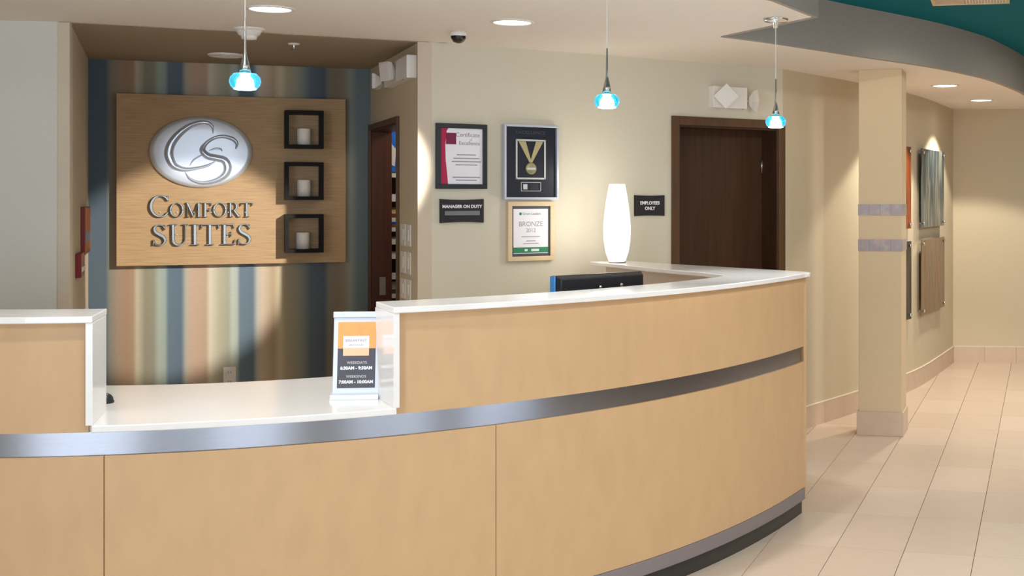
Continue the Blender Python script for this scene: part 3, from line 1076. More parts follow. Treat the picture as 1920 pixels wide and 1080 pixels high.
# wall-wash fixture at the back of the alcove
x, y = P(424, 101, ZC)
e = empty('spot_fixture', (x, y, ZC - 0.004))
tag(e, 'slim white recessed spot fitting in the dark alcove ceiling above the sign', 'ceiling light')
MB().lathe([(0.105, 0.0), (0.105, -0.006), (0.085, -0.014), (0.075, -0.004), (0.075, 0.0)], 32).build('trim_ring', M['white'], e)
MB().lathe([(0.0, -0.004), (0.03, -0.02), (0.05, -0.012), (0.06, 0.0)], 24).build('eyeball', M['white'], e)

# smoke detector, sprinkler, dome camera
x, y = P(467, 53, ZC)
e = empty('smoke_detector', (x, y, ZC))
tag(e, 'white round smoke detector on the ceiling behind the leftmost pendant', 'detector')
MB().lathe([(0.0, 0.0), (0.078, 0.0), (0.078, -0.008), (0.062, -0.014)], 36).build('base', M['white'], e)
MB().lathe([(0.062, -0.014), (0.052, -0.034), (0.040, -0.040)], 36).build('body', M['white'], e)
MB().lathe([(0.040, -0.040), (0.036, -0.056), (0.0, -0.060)], 28).build('sensor_cap', M['white'], e)
x, y = P(551, 80, ZC)
e = empty('sprinkler', (x, y, ZC - 0.004))
tag(e, 'small white sprinkler head under the alcove ceiling', 'sprinkler')
MB().lathe([(0.0, 0.0), (0.033, 0.0), (0.030, -0.006), (0.012, -0.010)], 24).build('escutcheon', M['white'], e)
MB().lathe([(0.009, -0.008), (0.009, -0.03), (0.004, -0.036), (0.0, -0.037)], 16).build('stem', M['nickel'], e)
MB().lathe([(0.0, -0.037), (0.016, -0.037), (0.017, -0.040), (0.0, -0.041)], 16).build('deflector', M['nickel'], e)
x, y = P(858, 59, ZC)
e = empty('security_camera', (x, y + 0.02, ZC))
tag(e, 'black and white dome security camera on the ceiling above the award frames', 'camera')
MB().lathe([(0.0, 0.0), (0.040, 0.0), (0.043, -0.012), (0.040, -0.022)], 32).build('housing', M['white'], e)
MB().lathe([(0.040, -0.020), (0.038, -0.034), (0.028, -0.050), (0.014, -0.058), (0.0, -0.060)], 32).build('dome', M['smoke'], e)
MB().lathe([(0.0, -0.0545), (0.008, -0.059), (0.009, -0.060), (0.0, -0.061)], 12, (0.018, -0.012, 0.008)).build('lens', M['nickel'], e)

# air vent in the teal ceiling
va, vb = P(1749, 7.5, ZT), P(1893, 3.0, ZT)
vw = Wall(va, vb)
e = vw.empty('air_vent', 0, ZT)
tag(e, 'beige air vent in the teal ceiling at the top edge', 'vent')
L_ = vw.L
for q in ((0, L_, -0.02, 0.0), (0, L_, -0.62, -0.60), (0, 0.02, -0.60, -0.02), (L_ - 0.02, L_, -0.60, -0.02)):
    MB().box(q[0], q[1], q[2], q[3], -0.012, 0.0).build('frame', M['maplef'], e)
MB().box(0.02, L_ - 0.02, -0.60, -0.02, -0.002, 0.0).build('back_plate', M['base'], e)
MB().box(0.02, L_ * 0.42, -0.60, -0.02, -0.008, -0.002).build('blank_plate', M['base'], e)
for i in range(14):
    x0 = L_ * 0.44 + i * (L_ * 0.54 / 14)
    MB().box(x0, x0 + 0.007, -0.60, -0.02, -0.010, -0.002).build('slat', M['white'], e)

# ------------------------------------------------------------------ the lit sign panel with letters, emblem, shadow boxes
SP = Wall((-3.80, 7.85), (-2.551, 8.365))
SPW = Wall(SP.a - SP.n * 0.06, SP.b - SP.n * 0.06)
z_top = H + (372 - 175) * 7.85 / F
z_bot = H - (500 - 372) * 7.85 / F
z_top2 = H + (372 - 186) * 8.365 / F
z_bot2 = H - (491 - 372) * 8.365 / F
ZPt, ZPb = (z_top + z_top2) / 2, (z_bot + z_bot2) / 2
sp = SP.empty('sign_board', 0, 0)
tag(sp, 'large tan wood sign board with silver oval emblem on the striped alcove wall', 'sign')
M['panel'] = mat('woven_wood_panel', srgb(182, 150, 110), 0.55, var=0.2, scale=(2, 2, 50), nscale=3, bump=0.35, spec=0.3)
MB().box(0, SP.L, 0, 0.03, ZPb, ZPt).build('board', M['panel'], sp, 0.002)
for s_ in (0.1, SP.L - 0.16):
    MB().box(s_, s_ + 0.06, 0.03, 0.075, ZPb + 0.1, ZPt - 0.1).build('mounting_cleat', M['black'], sp)


# letter glyphs: unit height 1, strokes
def arc_piece(cx, cy, rx, ry, a0, a1, tfun, n=22):
    outp, inn = [], []
    for i in range(n + 1):
        a = math.radians(a0 + (a1 - a0) * i / n)
        t = tfun(a)
        outp.append((cx + (rx + t / 2) * math.cos(a), cy + (ry + t / 2) * math.sin(a)))
        inn.append((cx + (rx - t / 2) * math.cos(a), cy + (ry - t / 2) * math.sin(a)))
    return outp + inn[::-1]


def stroke(pts, ws, n=8):
    cp = catmull([(p[0], p[1]) for p in pts], n)
    wi = []
    for i in range(len(pts) - 1):
        for k in range(n):
            wi.append(ws[i] + (ws[i + 1] - ws[i]) * k / n)
    wi.append(ws[-1])
    L2, R2 = [], []
    for i, p in enumerate(cp):
        t = (cp[min(i + 1, len(cp) - 1)] - cp[max(i - 1, 0)]).normalized()
        nn = Vector((-t.y, t.x))
        L2.append(tuple(p + nn * wi[i] / 2))
        R2.append(tuple(p - nn * wi[i] / 2))
    return L2 + R2[::-1]


def rectp(x0, x1, y0, y1):
    return [(x0, y0), (x1, y0), (x1, y1), (x0, y1)]


TH, TN, SE = 0.125, 0.05, 0.04


def serif(xc, y, w, up):
    h = SE
    return [rectp(xc - w / 2, xc + w / 2, y if up else y - h, y + h if up else y)]


ring = lambda a: TN + (TH - TN) * abs(math.cos(a)) ** 1.5
G = {}
G['C'] = (0.82, [arc_piece(0.46, 0.5, 0.40, 0.475, 42, 318, ring), [(0.70, 0.80), (0.79, 0.72), (0.79, 0.97), (0.75, 0.97)], [(0.72, 0.19), (0.80, 0.16), (0.80, 0.22), (0.75, 0.24)]])
G['O'] = (0.92, [arc_piece(0.46, 0.5, 0.395, 0.475, 0, 180, ring), arc_piece(0.46, 0.5, 0.395, 0.475, 180, 360, ring)])
G['M'] = (1.12, [rectp(0.17, 0.17 + TN, 0, 1), rectp(0.87, 0.87 + TH, 0, 1), [(0.10, 1), (0.26, 1), (0.62, 0.06), (0.54, 0.0)], [(0.54, 0.0), (0.58, 0.0), (0.93, 1), (0.88, 1)]]
          + serif(0.19, 0, 0.26, True) + serif(0.935, 0, 0.32, True) + serif(0.15, 1, 0.2, False) + serif(1.0, 1, 0.2, False))
G['F'] = (0.66, [rectp(0.13, 0.13 + TH, 0, 1), rectp(0.13, 0.60, 0.95, 1.0), rectp(0.2, 0.50, 0.49, 0.54), [(0.54, 1.0), (0.61, 1.0), (0.62, 0.78), (0.59, 0.78)], [(0.46, 0.64), (0.50, 0.64), (0.50, 0.39), (0.46, 0.39)]]
          + serif(0.19, 0, 0.34, True) + serif(0.15, 1, 0.24, False))
G['E'] = (0.70, G['F'][1] + [rectp(0.13, 0.62, 0.0, 0.05), [(0.58, 0.0), (0.64, 0.0), (0.68, 0.25), (0.64, 0.25)]])
G['R'] = (0.84, [rectp(0.13, 0.13 + TH, 0, 1), rectp(0.13, 0.42, 0.95, 1.0), rectp(0.13, 0.42, 0.47, 0.52), arc_piece(0.41, 0.735, 0.20, 0.24, -90, 90, ring), [(0.36, 0.49), (0.50, 0.49), (0.86, 0.0), (0.70, 0.0)]]
          + serif(0.19, 0, 0.34, True) + serif(0.15, 1, 0.24, False) + serif(0.80, 0, 0.18, True))
G['T'] = (0.82, [rectp(0.345, 0.345 + TH, 0, 1), rectp(0.03, 0.79, 0.95, 1.0), [(0.02, 1.0), (0.07, 1.0), (0.05, 0.77), (0.02, 0.77)], [(0.75, 1.0), (0.80, 1.0), (0.80, 0.77), (0.77, 0.77)]]
          + serif(0.41, 0, 0.36, True))
G['S'] = (0.66, [stroke([(0.54, 0.80), (0.47, 0.93), (0.32, 0.97), (0.17, 0.92), (0.11, 0.77), (0.18, 0.62), (0.34, 0.51), (0.50, 0.40), (0.57, 0.24), (0.49, 0.08), (0.33, 0.02), (0.16, 0.06), (0.08, 0.22)],
                        [0.05, 0.05, 0.05, 0.07, 0.11, 0.13, 0.14, 0.13, 0.11, 0.07, 0.05, 0.05, 0.05]), [(0.52, 0.98), (0.57, 0.98), (0.56, 0.72), (0.53, 0.74)], [(0.05, 0.0), (0.10, 0.0), (0.11, 0.26), (0.06, 0.28)]])
G['U'] = (0.90, [rectp(0.15, 0.15 + TH, 0.33, 1), rectp(0.71, 0.71 + TN, 0.33, 1), stroke([(0.2125, 0.36), (0.235, 0.15), (0.35, 0.03), (0.50, 0.02), (0.65, 0.10), (0.72, 0.22), (0.735, 0.36)], [0.125, 0.12, 0.09, 0.06, 0.055, 0.05, 0.05])]
          + serif(0.21, 1, 0.34, False) + serif(0.735, 1, 0.26, False))
G['I'] = (0.42, [rectp(0.15, 0.15 + TH, 0, 1)] + serif(0.2125, 0, 0.36, True) + serif(0.2125, 1, 0.36, False))


def word(txt, x0px, x1px, ytop, ybot, first_top=None, grp='sign_lettering'):
    s0, s1 = SP.s(x0px), SP.s(x1px)
    Ym = SP.pt((s0 + s1) / 2).y
    zt_ = H - (ytop - YH) * Ym / F
    zb_ = H - (ybot - YH) * Ym / F
    hh = zt_ - zb_
    big = 1.0
    if first_top:
        big = (H - (first_top - YH) * SP.pt(s0).y / F - zb_) / hh
    tot = sum(G[c][0] * (big if (i == 0) else 1) * 1.0 for i, c in enumerate(txt)) + 0.04 * (len(txt) - 1)
    k_ = (s1 - s0) / tot
    x = s0
    root = empty(grp)
    root.parent = sp
    for i, c in enumerate(txt):
        w_, polys = G[c]
        b_ = big if i == 0 else 1.0
        mb_ = MB()
        for pl in polys:
            mb_.plate([(x + q[0] * k_ * b_, zb_ + q[1] * hh * b_) for q in pl], -0.030, -0.008)
        mb_.build('letter', M['letter'], root, 0.0018, 1)
        x += (w_ * b_ + 0.04) * k_
    return root


w1 = word('COMFORT', 281, 474, 380, 407, 366)
tag(w1, 'brushed metal serif letters reading COMFORT')
w2 = word('SUITES', 285, 472, 420, 459)
tag(w2, 'brushed metal serif letters reading SUITES')
# short pins hold the letters off the board
for w_, (xa, xb, yy) in ((w1, (300, 460, 398)), (w2, (300, 458, 440))):
    pm = MB()
    for j in range(6):
        s_ = SP.s(xa + (xb - xa) * j / 5)
        z_ = H - (yy - YH) * SP.pt(s_).y / F
        pm.box(s_ - 0.003, s_ + 0.003, -0.009, 0.0, z_ - 0.003, z_ + 0.003)
    pm.build('mounting_pins', M['nickel'], w_)['kind'] = 'stuff'

# oval emblem
em_s = SP.s(377.5)
emY = SP.pt(em_s).y
em_w = (SP.s(474) - SP.s(281)) / 2
em_h = (352 - 219) * emY / F / 2
em_z = H - (285.5 - YH) * emY / F
em = empty('emblem', (em_s, 0, em_z))
em.parent = sp
tag(em, 'silver oval emblem with two interlaced raised initials')
MB().dome_y([(0.0, 0.0), (0.965, 0.0), (1.0, -0.010), (0.995, -0.020), (0.95, -0.034), (0.90, -0.038), (0.6, -0.040), (0.0, -0.040)], 72, sx=em_w, sz=em_h).build('oval_plate', M['emblem'], em)


def ridge(pts, ws, name):
    sx_ = em_w * 2 / (474 - 281)
    sz_ = em_h * 2 / (352 - 219)
    q = []
    for x_, y_ in pts:
        px_ = 270 + x_ / 6.968
        py_ = 210 + y_ / 6.968
        q.append(((px_ - 377.5) * sx_, -(py_ - 285.5) * sz_))
    n = 8
    cp = catmull(q, n)
    wi = []
    for i in range(len(pts) - 1):
        for k in range(n):
            wi.append(1.2 * (ws[i] + (ws[i + 1] - ws[i]) * k / n) / 6.968 * sx_)
    wi.append(ws[-1] / 6.968 * sx_)
    vs, fs = [], []
    cs = [(-1.0, 0.0), (-0.7, 0.7), (-0.2, 1.0), (0.35, 0.85), (0.8, 0.4), (1.0, 0.0)]
    for i, p_ in enumerate(cp):
        t = (cp[min(i + 1, len(cp) - 1)] - cp[max(i - 1, 0)]).normalized()
        nn = Vector((-t.y, t.x))
        hgt = min(0.024, wi[i] * 0.6)
        for u, v in cs:
            c_ = p_ + nn * (u * wi[i] / 2)
            vs.append((c_.x, -0.0385 - v * hgt, c_.y))
    m_ = len(cs)
    for i in range(len(cp) - 1):
        for k in range(m_ - 1):
            fs.append((i * m_ + k, i * m_ + k + 1, (i + 1) * m_ + k + 1, (i + 1) * m_ + k))
    mb_ = MB()
    mb_.add(vs, fs, True)
    return mb_.build(name, M['emblem_hi'], em)


ridge([(900, 285), (895, 200), (840, 150), (740, 142), (620, 180), (520, 245), (430, 330), (355, 440), (330, 560), (375, 680), (450, 735), (560, 755), (700, 735), (830, 700), (940, 640)],
      [10, 34, 46, 48, 60, 75, 88, 98, 104, 92, 74, 54, 42, 36, 14], 'raised_initial')
ridge([(1200, 480), (1215, 410), (1160, 350), (1030, 318), (910, 345), (810, 415), (765, 500), (830, 575), (940, 600), (1050, 630), (1095, 720), (1060, 820), (940, 895), (760, 925), (610, 880), (535, 785)],
      [16, 40, 52, 46, 40, 44, 70, 84, 84, 88, 96, 84, 58, 44, 36, 12], 'raised_initial')
ridge([(850, 505), (930, 478), (1000, 484), (1022, 515)], [10, 24, 26, 10], 'raised_flourish')
ridge([(600, 705), (650, 630), (760, 560)], [10, 22, 18], 'raised_flourish')

# shadow boxes and candles
for i, (yt, yb, cyt, cyb, lab, lab2) in enumerate(((207, 278, 241, 272, 'topmost dark square shadow box on the sign panel', 'white pillar candle in the topmost square box'),
                                                  (304, 375, 338, 369, 'middle dark square shadow box on the sign panel', 'white pillar candle in the middle square box'),
                                                  (402, 474, 434, 465, 'lowest dark square shadow box on the sign panel', 'white pillar candle in the lowest square box'))):
    dpt = 0.125
    sm, w_, zb_, zt_ = SP.rect(534.5, 607, yt, yb, dpt)
    r = SP.empty('shadow_box', sm, zb_)
    hh = zt_ - zb_
    tag(r, lab, 'shelf', 'square shadow boxes on the sign panel')
    t = 0.023
    MB().box(-w_ / 2, w_ / 2, -dpt, -0.002, 0, t).build('bottom_board', M['boxwood'], r)
    MB().box(-w_ / 2, w_ / 2, -dpt, -0.002, hh - t, hh).build('top_board', M['boxwood'], r)
    MB().box(-w_ / 2, -w_ / 2 + t, -dpt, -0.002, t, hh - t).build('side_board', M['boxwood'], r)
    MB().box(w_ / 2 - t, w_ / 2, -dpt, -0.002, t, hh - t).build('side_board', M['boxwood'], r)
    MB().box(-w_ / 2 + t, w_ / 2 - t, -0.006, -0.002, t, hh - t).build('back_board', M['panel'], r)
    s_ = SP.s((558 + 582) / 2 - (2 if i == 2 else 0), 0.05)
    q = SP.pt(s_, 0.05)
    cn = empty('candle', (q.x, q.y, zb_ + t))
    tag(cn, lab2, 'candle', 'white pillar candles in the boxes')
    cr_ = 12.4 * q.y / F
    ch = (cyb - cyt) * q.y / F
    MB().lathe([(0.0, 0.0), (cr_, 0.0), (cr_ * 1.0, ch * 0.97), (cr_ * 0.94, ch), (cr_ * 0.7, ch * 0.95), (0.0, ch * 0.93)], 32).build('wax', M['candle'], cn)
    MB().tube([(0, 0, ch * 0.93), (0.001, 0, ch * 0.93 + 0.01)], 0.0012, 6).build('wick', M['black'], cn)

# ------------------------------------------------------------------ outlet, switches, emergency lights
def wall_item(w, name, x0, x1, yt, yb, off=0.0):
    sm, w_, zb_, zt_ = w.rect(x0, x1, yt, yb, off)
    return w.empty(name, sm, zb_), w_, zt_ - zb_


AB2 = AB
r, w_, hh = wall_item(AB2, 'power_outlet', 418.5, 442, 688, 726)
tag(r, 'white wall outlet on the striped wall just above the low counter', 'outlet')
MB().box(-w_ / 2, w_ / 2, -0.006, 0, 0, hh).build('cover_plate', M['white'], r, 0.002)
for z_ in (0.27, 0.73):
    f_ = MB().box(-w_ * 0.24, w_ * 0.24, -0.009, -0.006, hh * (z_ - 0.13), hh * (z_ + 0.13)).build('socket', M['white'], r, 0.001)
    for sx_ in (-1, 1):
        MB().box(sx_ * w_ * 0.1 - 0.0012, sx_ * w_ * 0.1 + 0.0012, -0.0095, -0.0088, hh * (z_ - 0.04), hh * (z_ + 0.06)).build('slot', M['blackm'], f_)

for i, (yt, yb, lab) in enumerate(((420, 461, 'topmost white double switch plate beside the alcove doorway'), (472, 513, 'middle white double switch plate beside the alcove doorway'),
                                  (523, 561, 'lowest white double switch plate beside the alcove doorway'))):
    r, w_, hh = wall_item(AR, 'light_switch', 753, 771.5, yt, yb)
    tag(r, lab, 'switch', 'white switch plates beside the alcove doorway')
    for k in (0, 1):
        a = -w_ / 2 + k * w_ * 0.54
        MB().box(a, a + w_ * 0.44, -0.007, 0, 0, hh).build('cover_plate', M['white'], r, 0.002)
        MB().box(a + w_ * 0.12, a + w_ * 0.32, -0.011, -0.007, hh * 0.25, hh * 0.75).build('rocker', M['white'], r, 0.001)


def emergency(w, x0, x1, yt, yb, label, flip=1):
    r, w_, hh = wall_item(w, 'emergency_light', x0, x1, yt, yb, 0.03)
    tag(r, label, 'emergency light', 'white two-headed emergency lights')
    MB().box(-w_ / 2, w_ / 2, -0.055, 0, hh * 0.04, hh).build('housing', M['white'], r, 0.004)
    MB().tube([(w_ * 0.36, -0.056, hh * 0.03), (w_ * 0.36, -0.056, 0.0)], 0.003).build('test_button', M['red'], r)
    return r, w_, hh


def lamp_head(r, x, y, z, s_, rot):
    h = MB()
    # square lamp with a faceted cube body and a shallow pyramid back
    h.add([(-s_, -s_ * 0.35, -s_), (s_, -s_ * 0.35, -s_), (s_, -s_ * 0.35, s_), (-s_, -s_ * 0.35, s_),
           (-s_ * 0.9, s_ * 0.1, -s_ * 0.9), (s_ * 0.9, s_ * 0.1, -s_ * 0.9), (s_ * 0.9, s_ * 0.1, s_ * 0.9), (-s_ * 0.9, s_ * 0.1, s_ * 0.9),
           (-s_ * 0.35, s_ * 0.7, -s_ * 0.35), (s_ * 0.35, s_ * 0.7, -s_ * 0.35), (s_ * 0.35, s_ * 0.7, s_ * 0.35), (-s_ * 0.35, s_ * 0.7, s_ * 0.35)],
          [(0, 1, 2, 3), (0, 4, 5, 1), (1, 5, 6, 2), (2, 6, 7, 3), (3, 7, 4, 0), (4, 8, 9, 5), (5, 9, 10, 6), (6, 10, 11, 7), (7, 11, 8, 4), (8, 11, 10, 9)])
    o_ = h.build('lamp_head', M['white'], r, 0.003)
    o_.location = (x, y, z)
    o_.rotation_euler = rot
    l_ = MB().box(-s_ * 0.8, s_ * 0.8, -s_ * 0.40, -s_ * 0.36, -s_ * 0.8, s_ * 0.8).build('lens', M['white'], o_, 0.002)


r, w_, hh = emergency(BK, 1333, 1397, 163, 205, 'white emergency light above the dark door with tilted square lamp heads')
lamp_head(r, -w_ * 0.24, -0.095, hh * 0.55, hh * 0.40, (0.25, math.radians(45), math.radians(-20)))
lamp_head(r, w_ * 0.5 + 0.05, -0.065, hh * 0.42, hh * 0.37, (0.0, math.radians(40), math.radians(62)))
MB().tube([(w_ * 0.45, -0.03, hh * 0.45), (w_ * 0.5 + 0.04, -0.03, hh * 0.42)], 0.010).build('bracket', M['white'], r)
r, w_, hh = emergency(AR, 728, 771, 114, 157, 'white emergency light high on the alcove side wall over the doorway')
lamp_head(r, w_ * 0.02, -0.10, hh * 0.52, hh * 0.42, (0.1, 0, math.radians(20)))
lamp_head(r, -w_ * 0.62, -0.08, hh * 0.38, hh * 0.36, (0.0, 0.0, math.radians(-30)))
MB().tube([(-w_ * 0.45, -0.03, hh * 0.45), (-w_ * 0.6, -0.04, hh * 0.42)], 0.010).build('bracket', M['white'], r)


# ------------------------------------------------------------------ frames and plaques on the back wall
def framed(w, name, x0, x1, yt, yb, fw, depth, fm, backm):
    sm, w_, zb_, zt_ = w.rect(x0, x1, yt, yb, depth)
    r = w.empty(name, sm, zb_)
    hh = zt_ - zb_
    for q in ((-w_ / 2, w_ / 2, 0, fw), (-w_ / 2, w_ / 2, hh - fw, hh), (-w_ / 2, -w_ / 2 + fw, fw, hh - fw), (w_ / 2 - fw, w_ / 2, fw, hh - fw)):
        MB().box(q[0], q[1], -depth, -0.001, q[2], q[3]).build('frame_rail', fm, r, 0.0015)
    b = MB().box(-w_ / 2 + fw, w_ / 2 - fw, -depth * 0.55, -0.002, fw, hh - fw).build('backing', backm, r)
    return r, w_, hh, -depth * 0.55, b


r, w_, hh, yf, bk = framed(BK, 'framed_certificate', 819, 914, 232, 354, 0.026, 0.022, M['black'], M['paper'])
tag(r, 'black framed certificate with a crimson stripe on its left edge', 'frame')
cx_ = w_ / 2 - 0.026
ct = MB()
ct.plate([(-cx_, 0.026), (-cx_ + 0.044, 0.026), (-cx_ + 0.038, 0.09), (-cx_ + 0.030, 0.16), (-cx_ + 0.028, 0.24), (-cx_ + 0.036, 0.32), (-cx_ + 0.046, hh - 0.026), (-cx_, hh - 0.026)], yf - 0.0008, yf)
ct.build('crimson_stripe', M['crimson'], r)
MB().box(-cx_ + 0.032, -cx_ + 0.092, yf - 0.0014, yf - 0.0008, hh - 0.115, hh - 0.052).build('plum_square', M['plum'], r)
text('lettering', 'Certificate', 0.034, M['ink'], r, (0.036, yf - 0.0008, hh - 0.062), extrude=0.0002)
text('lettering', 'of', 0.018, M['ink'], r, (0.055, yf - 0.0008, hh - 0.088), extrude=0.0002)
text('lettering', 'Excellence', 0.030, M['ink'], r, (0.046, yf - 0.0008, hh - 0.108), extrude=0.0002)
for kx, (bz, ww) in enumerate(((hh - 0.175, 0.115), (hh - 0.195, 0.155), (hh - 0.213, 0.175), (hh - 0.231, 0.13), (hh - 0.300, 0.165), (hh - 0.316, 0.125))):
    MB().box(0.028 - ww / 2, 0.028 + ww / 2, yf - 0.0008, yf, bz, bz + 0.0055).build('text_line', M['ink'], r)

r, w_, hh, yf, bk = framed(BK, 'framed_medal', 946, 1048, 234, 374, 0.013, 0.040, M['frost'], M['navy'])
tag(r, 'silver framed navy award with a ribboned medal in a white square', 'frame')
iw, iz0, iz1 = w_ * 0.275, hh * 0.27, hh * 0.805
for q in ((-iw, iw, iz0, iz0 + 0.010), (-iw, iw, iz1 - 0.010, iz1), (-iw, -iw + 0.010, iz0, iz1), (iw - 0.010, iw, iz0, iz1)):
    MB().box(q[0], q[1], yf - 0.004, yf, q[2], q[3]).build('inner_mat', M['silver'], r)
mz = hh * 0.415
for sx_ in (-1, 1):
    MB().plate([(sx_ * iw * 0.82, iz1 - 0.012), (sx_ * iw * 0.34, iz1 - 0.012), (0.0, mz + 0.050), (sx_ * -0.004, mz + 0.034), (sx_ * 0.008, mz + 0.034)], yf - 0.003 - 0.001 * (sx_ > 0), yf).build('ribbon', M['ribbon'], r)
md = MB()
md.dome_y([(0.0, -0.008), (0.026, -0.008), (0.031, -0.010), (0.035, -0.006), (0.035, 0.0)], 32, (0, yf, mz))
md.build('medal', M['medal'], r)
MB().box(-0.027, 0.027, yf - 0.0105, yf - 0.008, mz - 0.007, mz + 0.005).build('medal_bar', M['silver'], r)
for q in ((-0.062, 0.066, hh * 0.11, hh * 0.117), (-0.062, 0.066, hh * 0.225, hh * 0.232), (-0.062, -0.059, hh * 0.11, hh * 0.232), (0.063, 0.066, hh * 0.11, hh * 0.232)):
    MB().box(q[0], q[1], yf - 0.002, yf, q[2], q[3]).build('caption_border', M['silver'], r)
MB().box(-0.048, -0.022, yf - 0.002, yf, hh * 0.135, hh * 0.205).build('caption_mark', M['silver'], r)
for kx in range(3):
    MB().box(-0.004, 0.048, yf - 0.0015, yf, hh * (0.14 + 0.025 * kx), hh * (0.146 + 0.025 * kx)).build('text_line', M['inkd'], r)
text('lettering', 'EXCELLENCE', 0.026, M['inkd'], r, (0, yf - 0.001, hh * 0.895), extrude=0.0002, sx=1.25)

r, w_, hh, yf, bk = framed(BK, 'framed_award', 953, 1040, 378, 489, 0.026, 0.026, M['maplef'], M['charcoal'])
tag(r, 'pale wood framed award with a green bottom stripe, below the medal frame', 'frame')
aw = w_ / 2 - 0.026 - 0.012
a0, a1 = 0.026 + 0.016, hh - 0.026 - 0.016
MB().box(-aw, aw, yf - 0.001, yf, a0, a1).build('certificate_sheet', M['paper'], r)
MB().box(-aw, aw, yf - 0.0018, yf - 0.001, a0 + 0.004, a0 + 0.036).build('green_stripe', M['green'], r)
text('lettering', 'Green', 0.020, M['green'], r, (-0.028, yf - 0.0012, a1 - 0.028), extrude=0.0002)
text('lettering', 'Leaders', 0.020, M['inkd'], r, (0.034, yf - 0.0012, a1 - 0.028), extrude=0.0002)
dt = MB()
dt.dome_y([(0.0, -0.0006), (0.008, -0.0006), (0.0085, 0.0)], 16, (-0.066, yf - 0.001, a1 - 0.028))
dt.build('logo_dot', M['green'], r)
text('lettering', 'BRONZE', 0.040, M['ink'], r, (0, yf - 0.0012, a1 - 0.088), extrude=0.0002)
text('lettering', '2012', 0.032, M['ink'], r, (0, yf - 0.0012, a1 - 0.124), extrude=0.0002)
for kx, (bz, ww) in enumerate(((0.085, 0.10), (0.10, 0.06), (0.125, 0.12))):
    MB().box(-ww / 2, ww / 2, yf - 0.0016, yf - 0.001, a0 + bz - 0.03, a0 + bz - 0.026).build('text_line', M['ink'], r)
MB().box(-0.040, -0.022, yf - 0.0024, yf - 0.0018, a0 + 0.014, a0 + 0.026).build('stripe_mark', M['paper'], r)
MB().box(0.002, 0.052, yf - 0.0024, yf - 0.0018, a0 + 0.013, a0 + 0.026).build('stripe_mark', M['paper'], r)


def plaque(x0, x1, yt, yb, name, label, bow):
    sm, w_, zb_, zt_ = BK.rect(x0, x1, yt, yb, 0.01)
    r = BK.empty(name, sm, zb_)
    hh = zt_ - zb_
    tag(r, label, 'sign')
    n = 10
    pl = [(-w_ / 2 + w_ * i / n, bow * (1 - (2 * i / n - 1) ** 2)) for i in range(n + 1)]
    pl += [(w_ / 2 - w_ * i / n, hh - bow * (1 - (2 * i / n - 1) ** 2)) for i in range(n + 1)]
    MB().plate(pl, -0.012, -0.001).build('plate', M['blackm'], r, 0.001)
    return r, w_, hh


r, w_, hh = plaque(825, 907, 373, 418, 'name_plaque', 'black plaque reading MANAGER ON DUTY with a grey name strip', 0.005)
text('lettering', 'MANAGER ON DUTY', 0.0235, M['paper'], r, (0, -0.0125, hh * 0.68), bold=0.0009, sx=1.05)
MB().box(-w_ * 0.40, w_ * 0.40, -0.015, -0.012, hh * 0.32, hh * 0.50).build('name_strip', M['grey'], r, 0.001)
r, w_, hh = plaque(1190, 1246, 366, 405, 'door_plaque', 'black plaque reading EMPLOYEES ONLY between lamp and dark door', 0.003)
text('lettering', 'EMPLOYEES', 0.028, M['paper'], r, (0, -0.0125, hh * 0.62), bold=0.0008, sx=0.98)
text('lettering', 'ONLY', 0.028, M['paper'], r, (0, -0.0125, hh * 0.36), bold=0.0008, sx=0.98)

# ------------------------------------------------------------------ red items on the alcove's left wall
s0, s1 = AL.s(147, 0.03), AL.s(161)
sa = min(s0, s1)
sb = max(s0, s1)
ALn = -AL.n        # wall direction runs away from the viewer; its lobby side faces right
base_ang = AL.ang + PI


def al_box(sa, sb, z0, z1, t0, t1, name, m, parent=None, bevel=0.001):
    a = AL.a + AL.d * sa
    o_ = MB().box(0, sb - sa, t0, t1, z0, z1).build(name, m, parent, bevel)
    return o_


inner = Vector((-AL.d.y, AL.d.x))
if inner.x < 0:
    inner = -inner


def al_root(name, s):
    q = AL.a + AL.d * s
    e_ = empty(name, (q.x, q.y, 0), math.atan2(AL.d.y, AL.d.x))
    return e_


# local x runs into the alcove along the wall, local -y points to the room
e = al_root('notice_board', 0.0)
sN = AL.s(151, 0.0)
sF = AL.s(161.5, 0.0)
za, zb2 = H - (388 - YH) * 7.2 / F, H - (480 - YH) * 7.0 / F
MB().box(sN, sF, -0.022, -0.0005, zb2, za).build('frame', M['red'], e, 0.002)
MB().box(sN + 0.02, sF - 0.02, -0.024, -0.022, zb2 + 0.02, za - 0.01).build('print', M['burnt'], e)
MB().box(sN + 0.03, sF - 0.12, -0.026, -0.024, zb2 + 0.07, za - 0.14).build('blue_print', M['blue'], e)
tag(e, 'red framed notice with orange and blue print on the alcove left wall', 'notice')
e = al_root('fire_alarm_pull', 0.0)
sP0, sP1 = AL.s(141), AL.s(148)
zc0, zc1 = H - (522 - YH) * 6.6 / F, H - (477 - YH) * 6.6 / F
MB().box(sP0, sP1 - 0.02, -0.028, -0.0005, zc0, zc1).build('housing', M['red'], e, 0.003)
MB().box(sP0 + 0.03, sP1 - 0.06, -0.034, -0.028, zc0 + 0.03, zc0 + 0.055).build('handle', M['white'], e, 0.001)
tag(e, 'small red fire alarm pull box below the notice in the alcove', 'fire alarm')

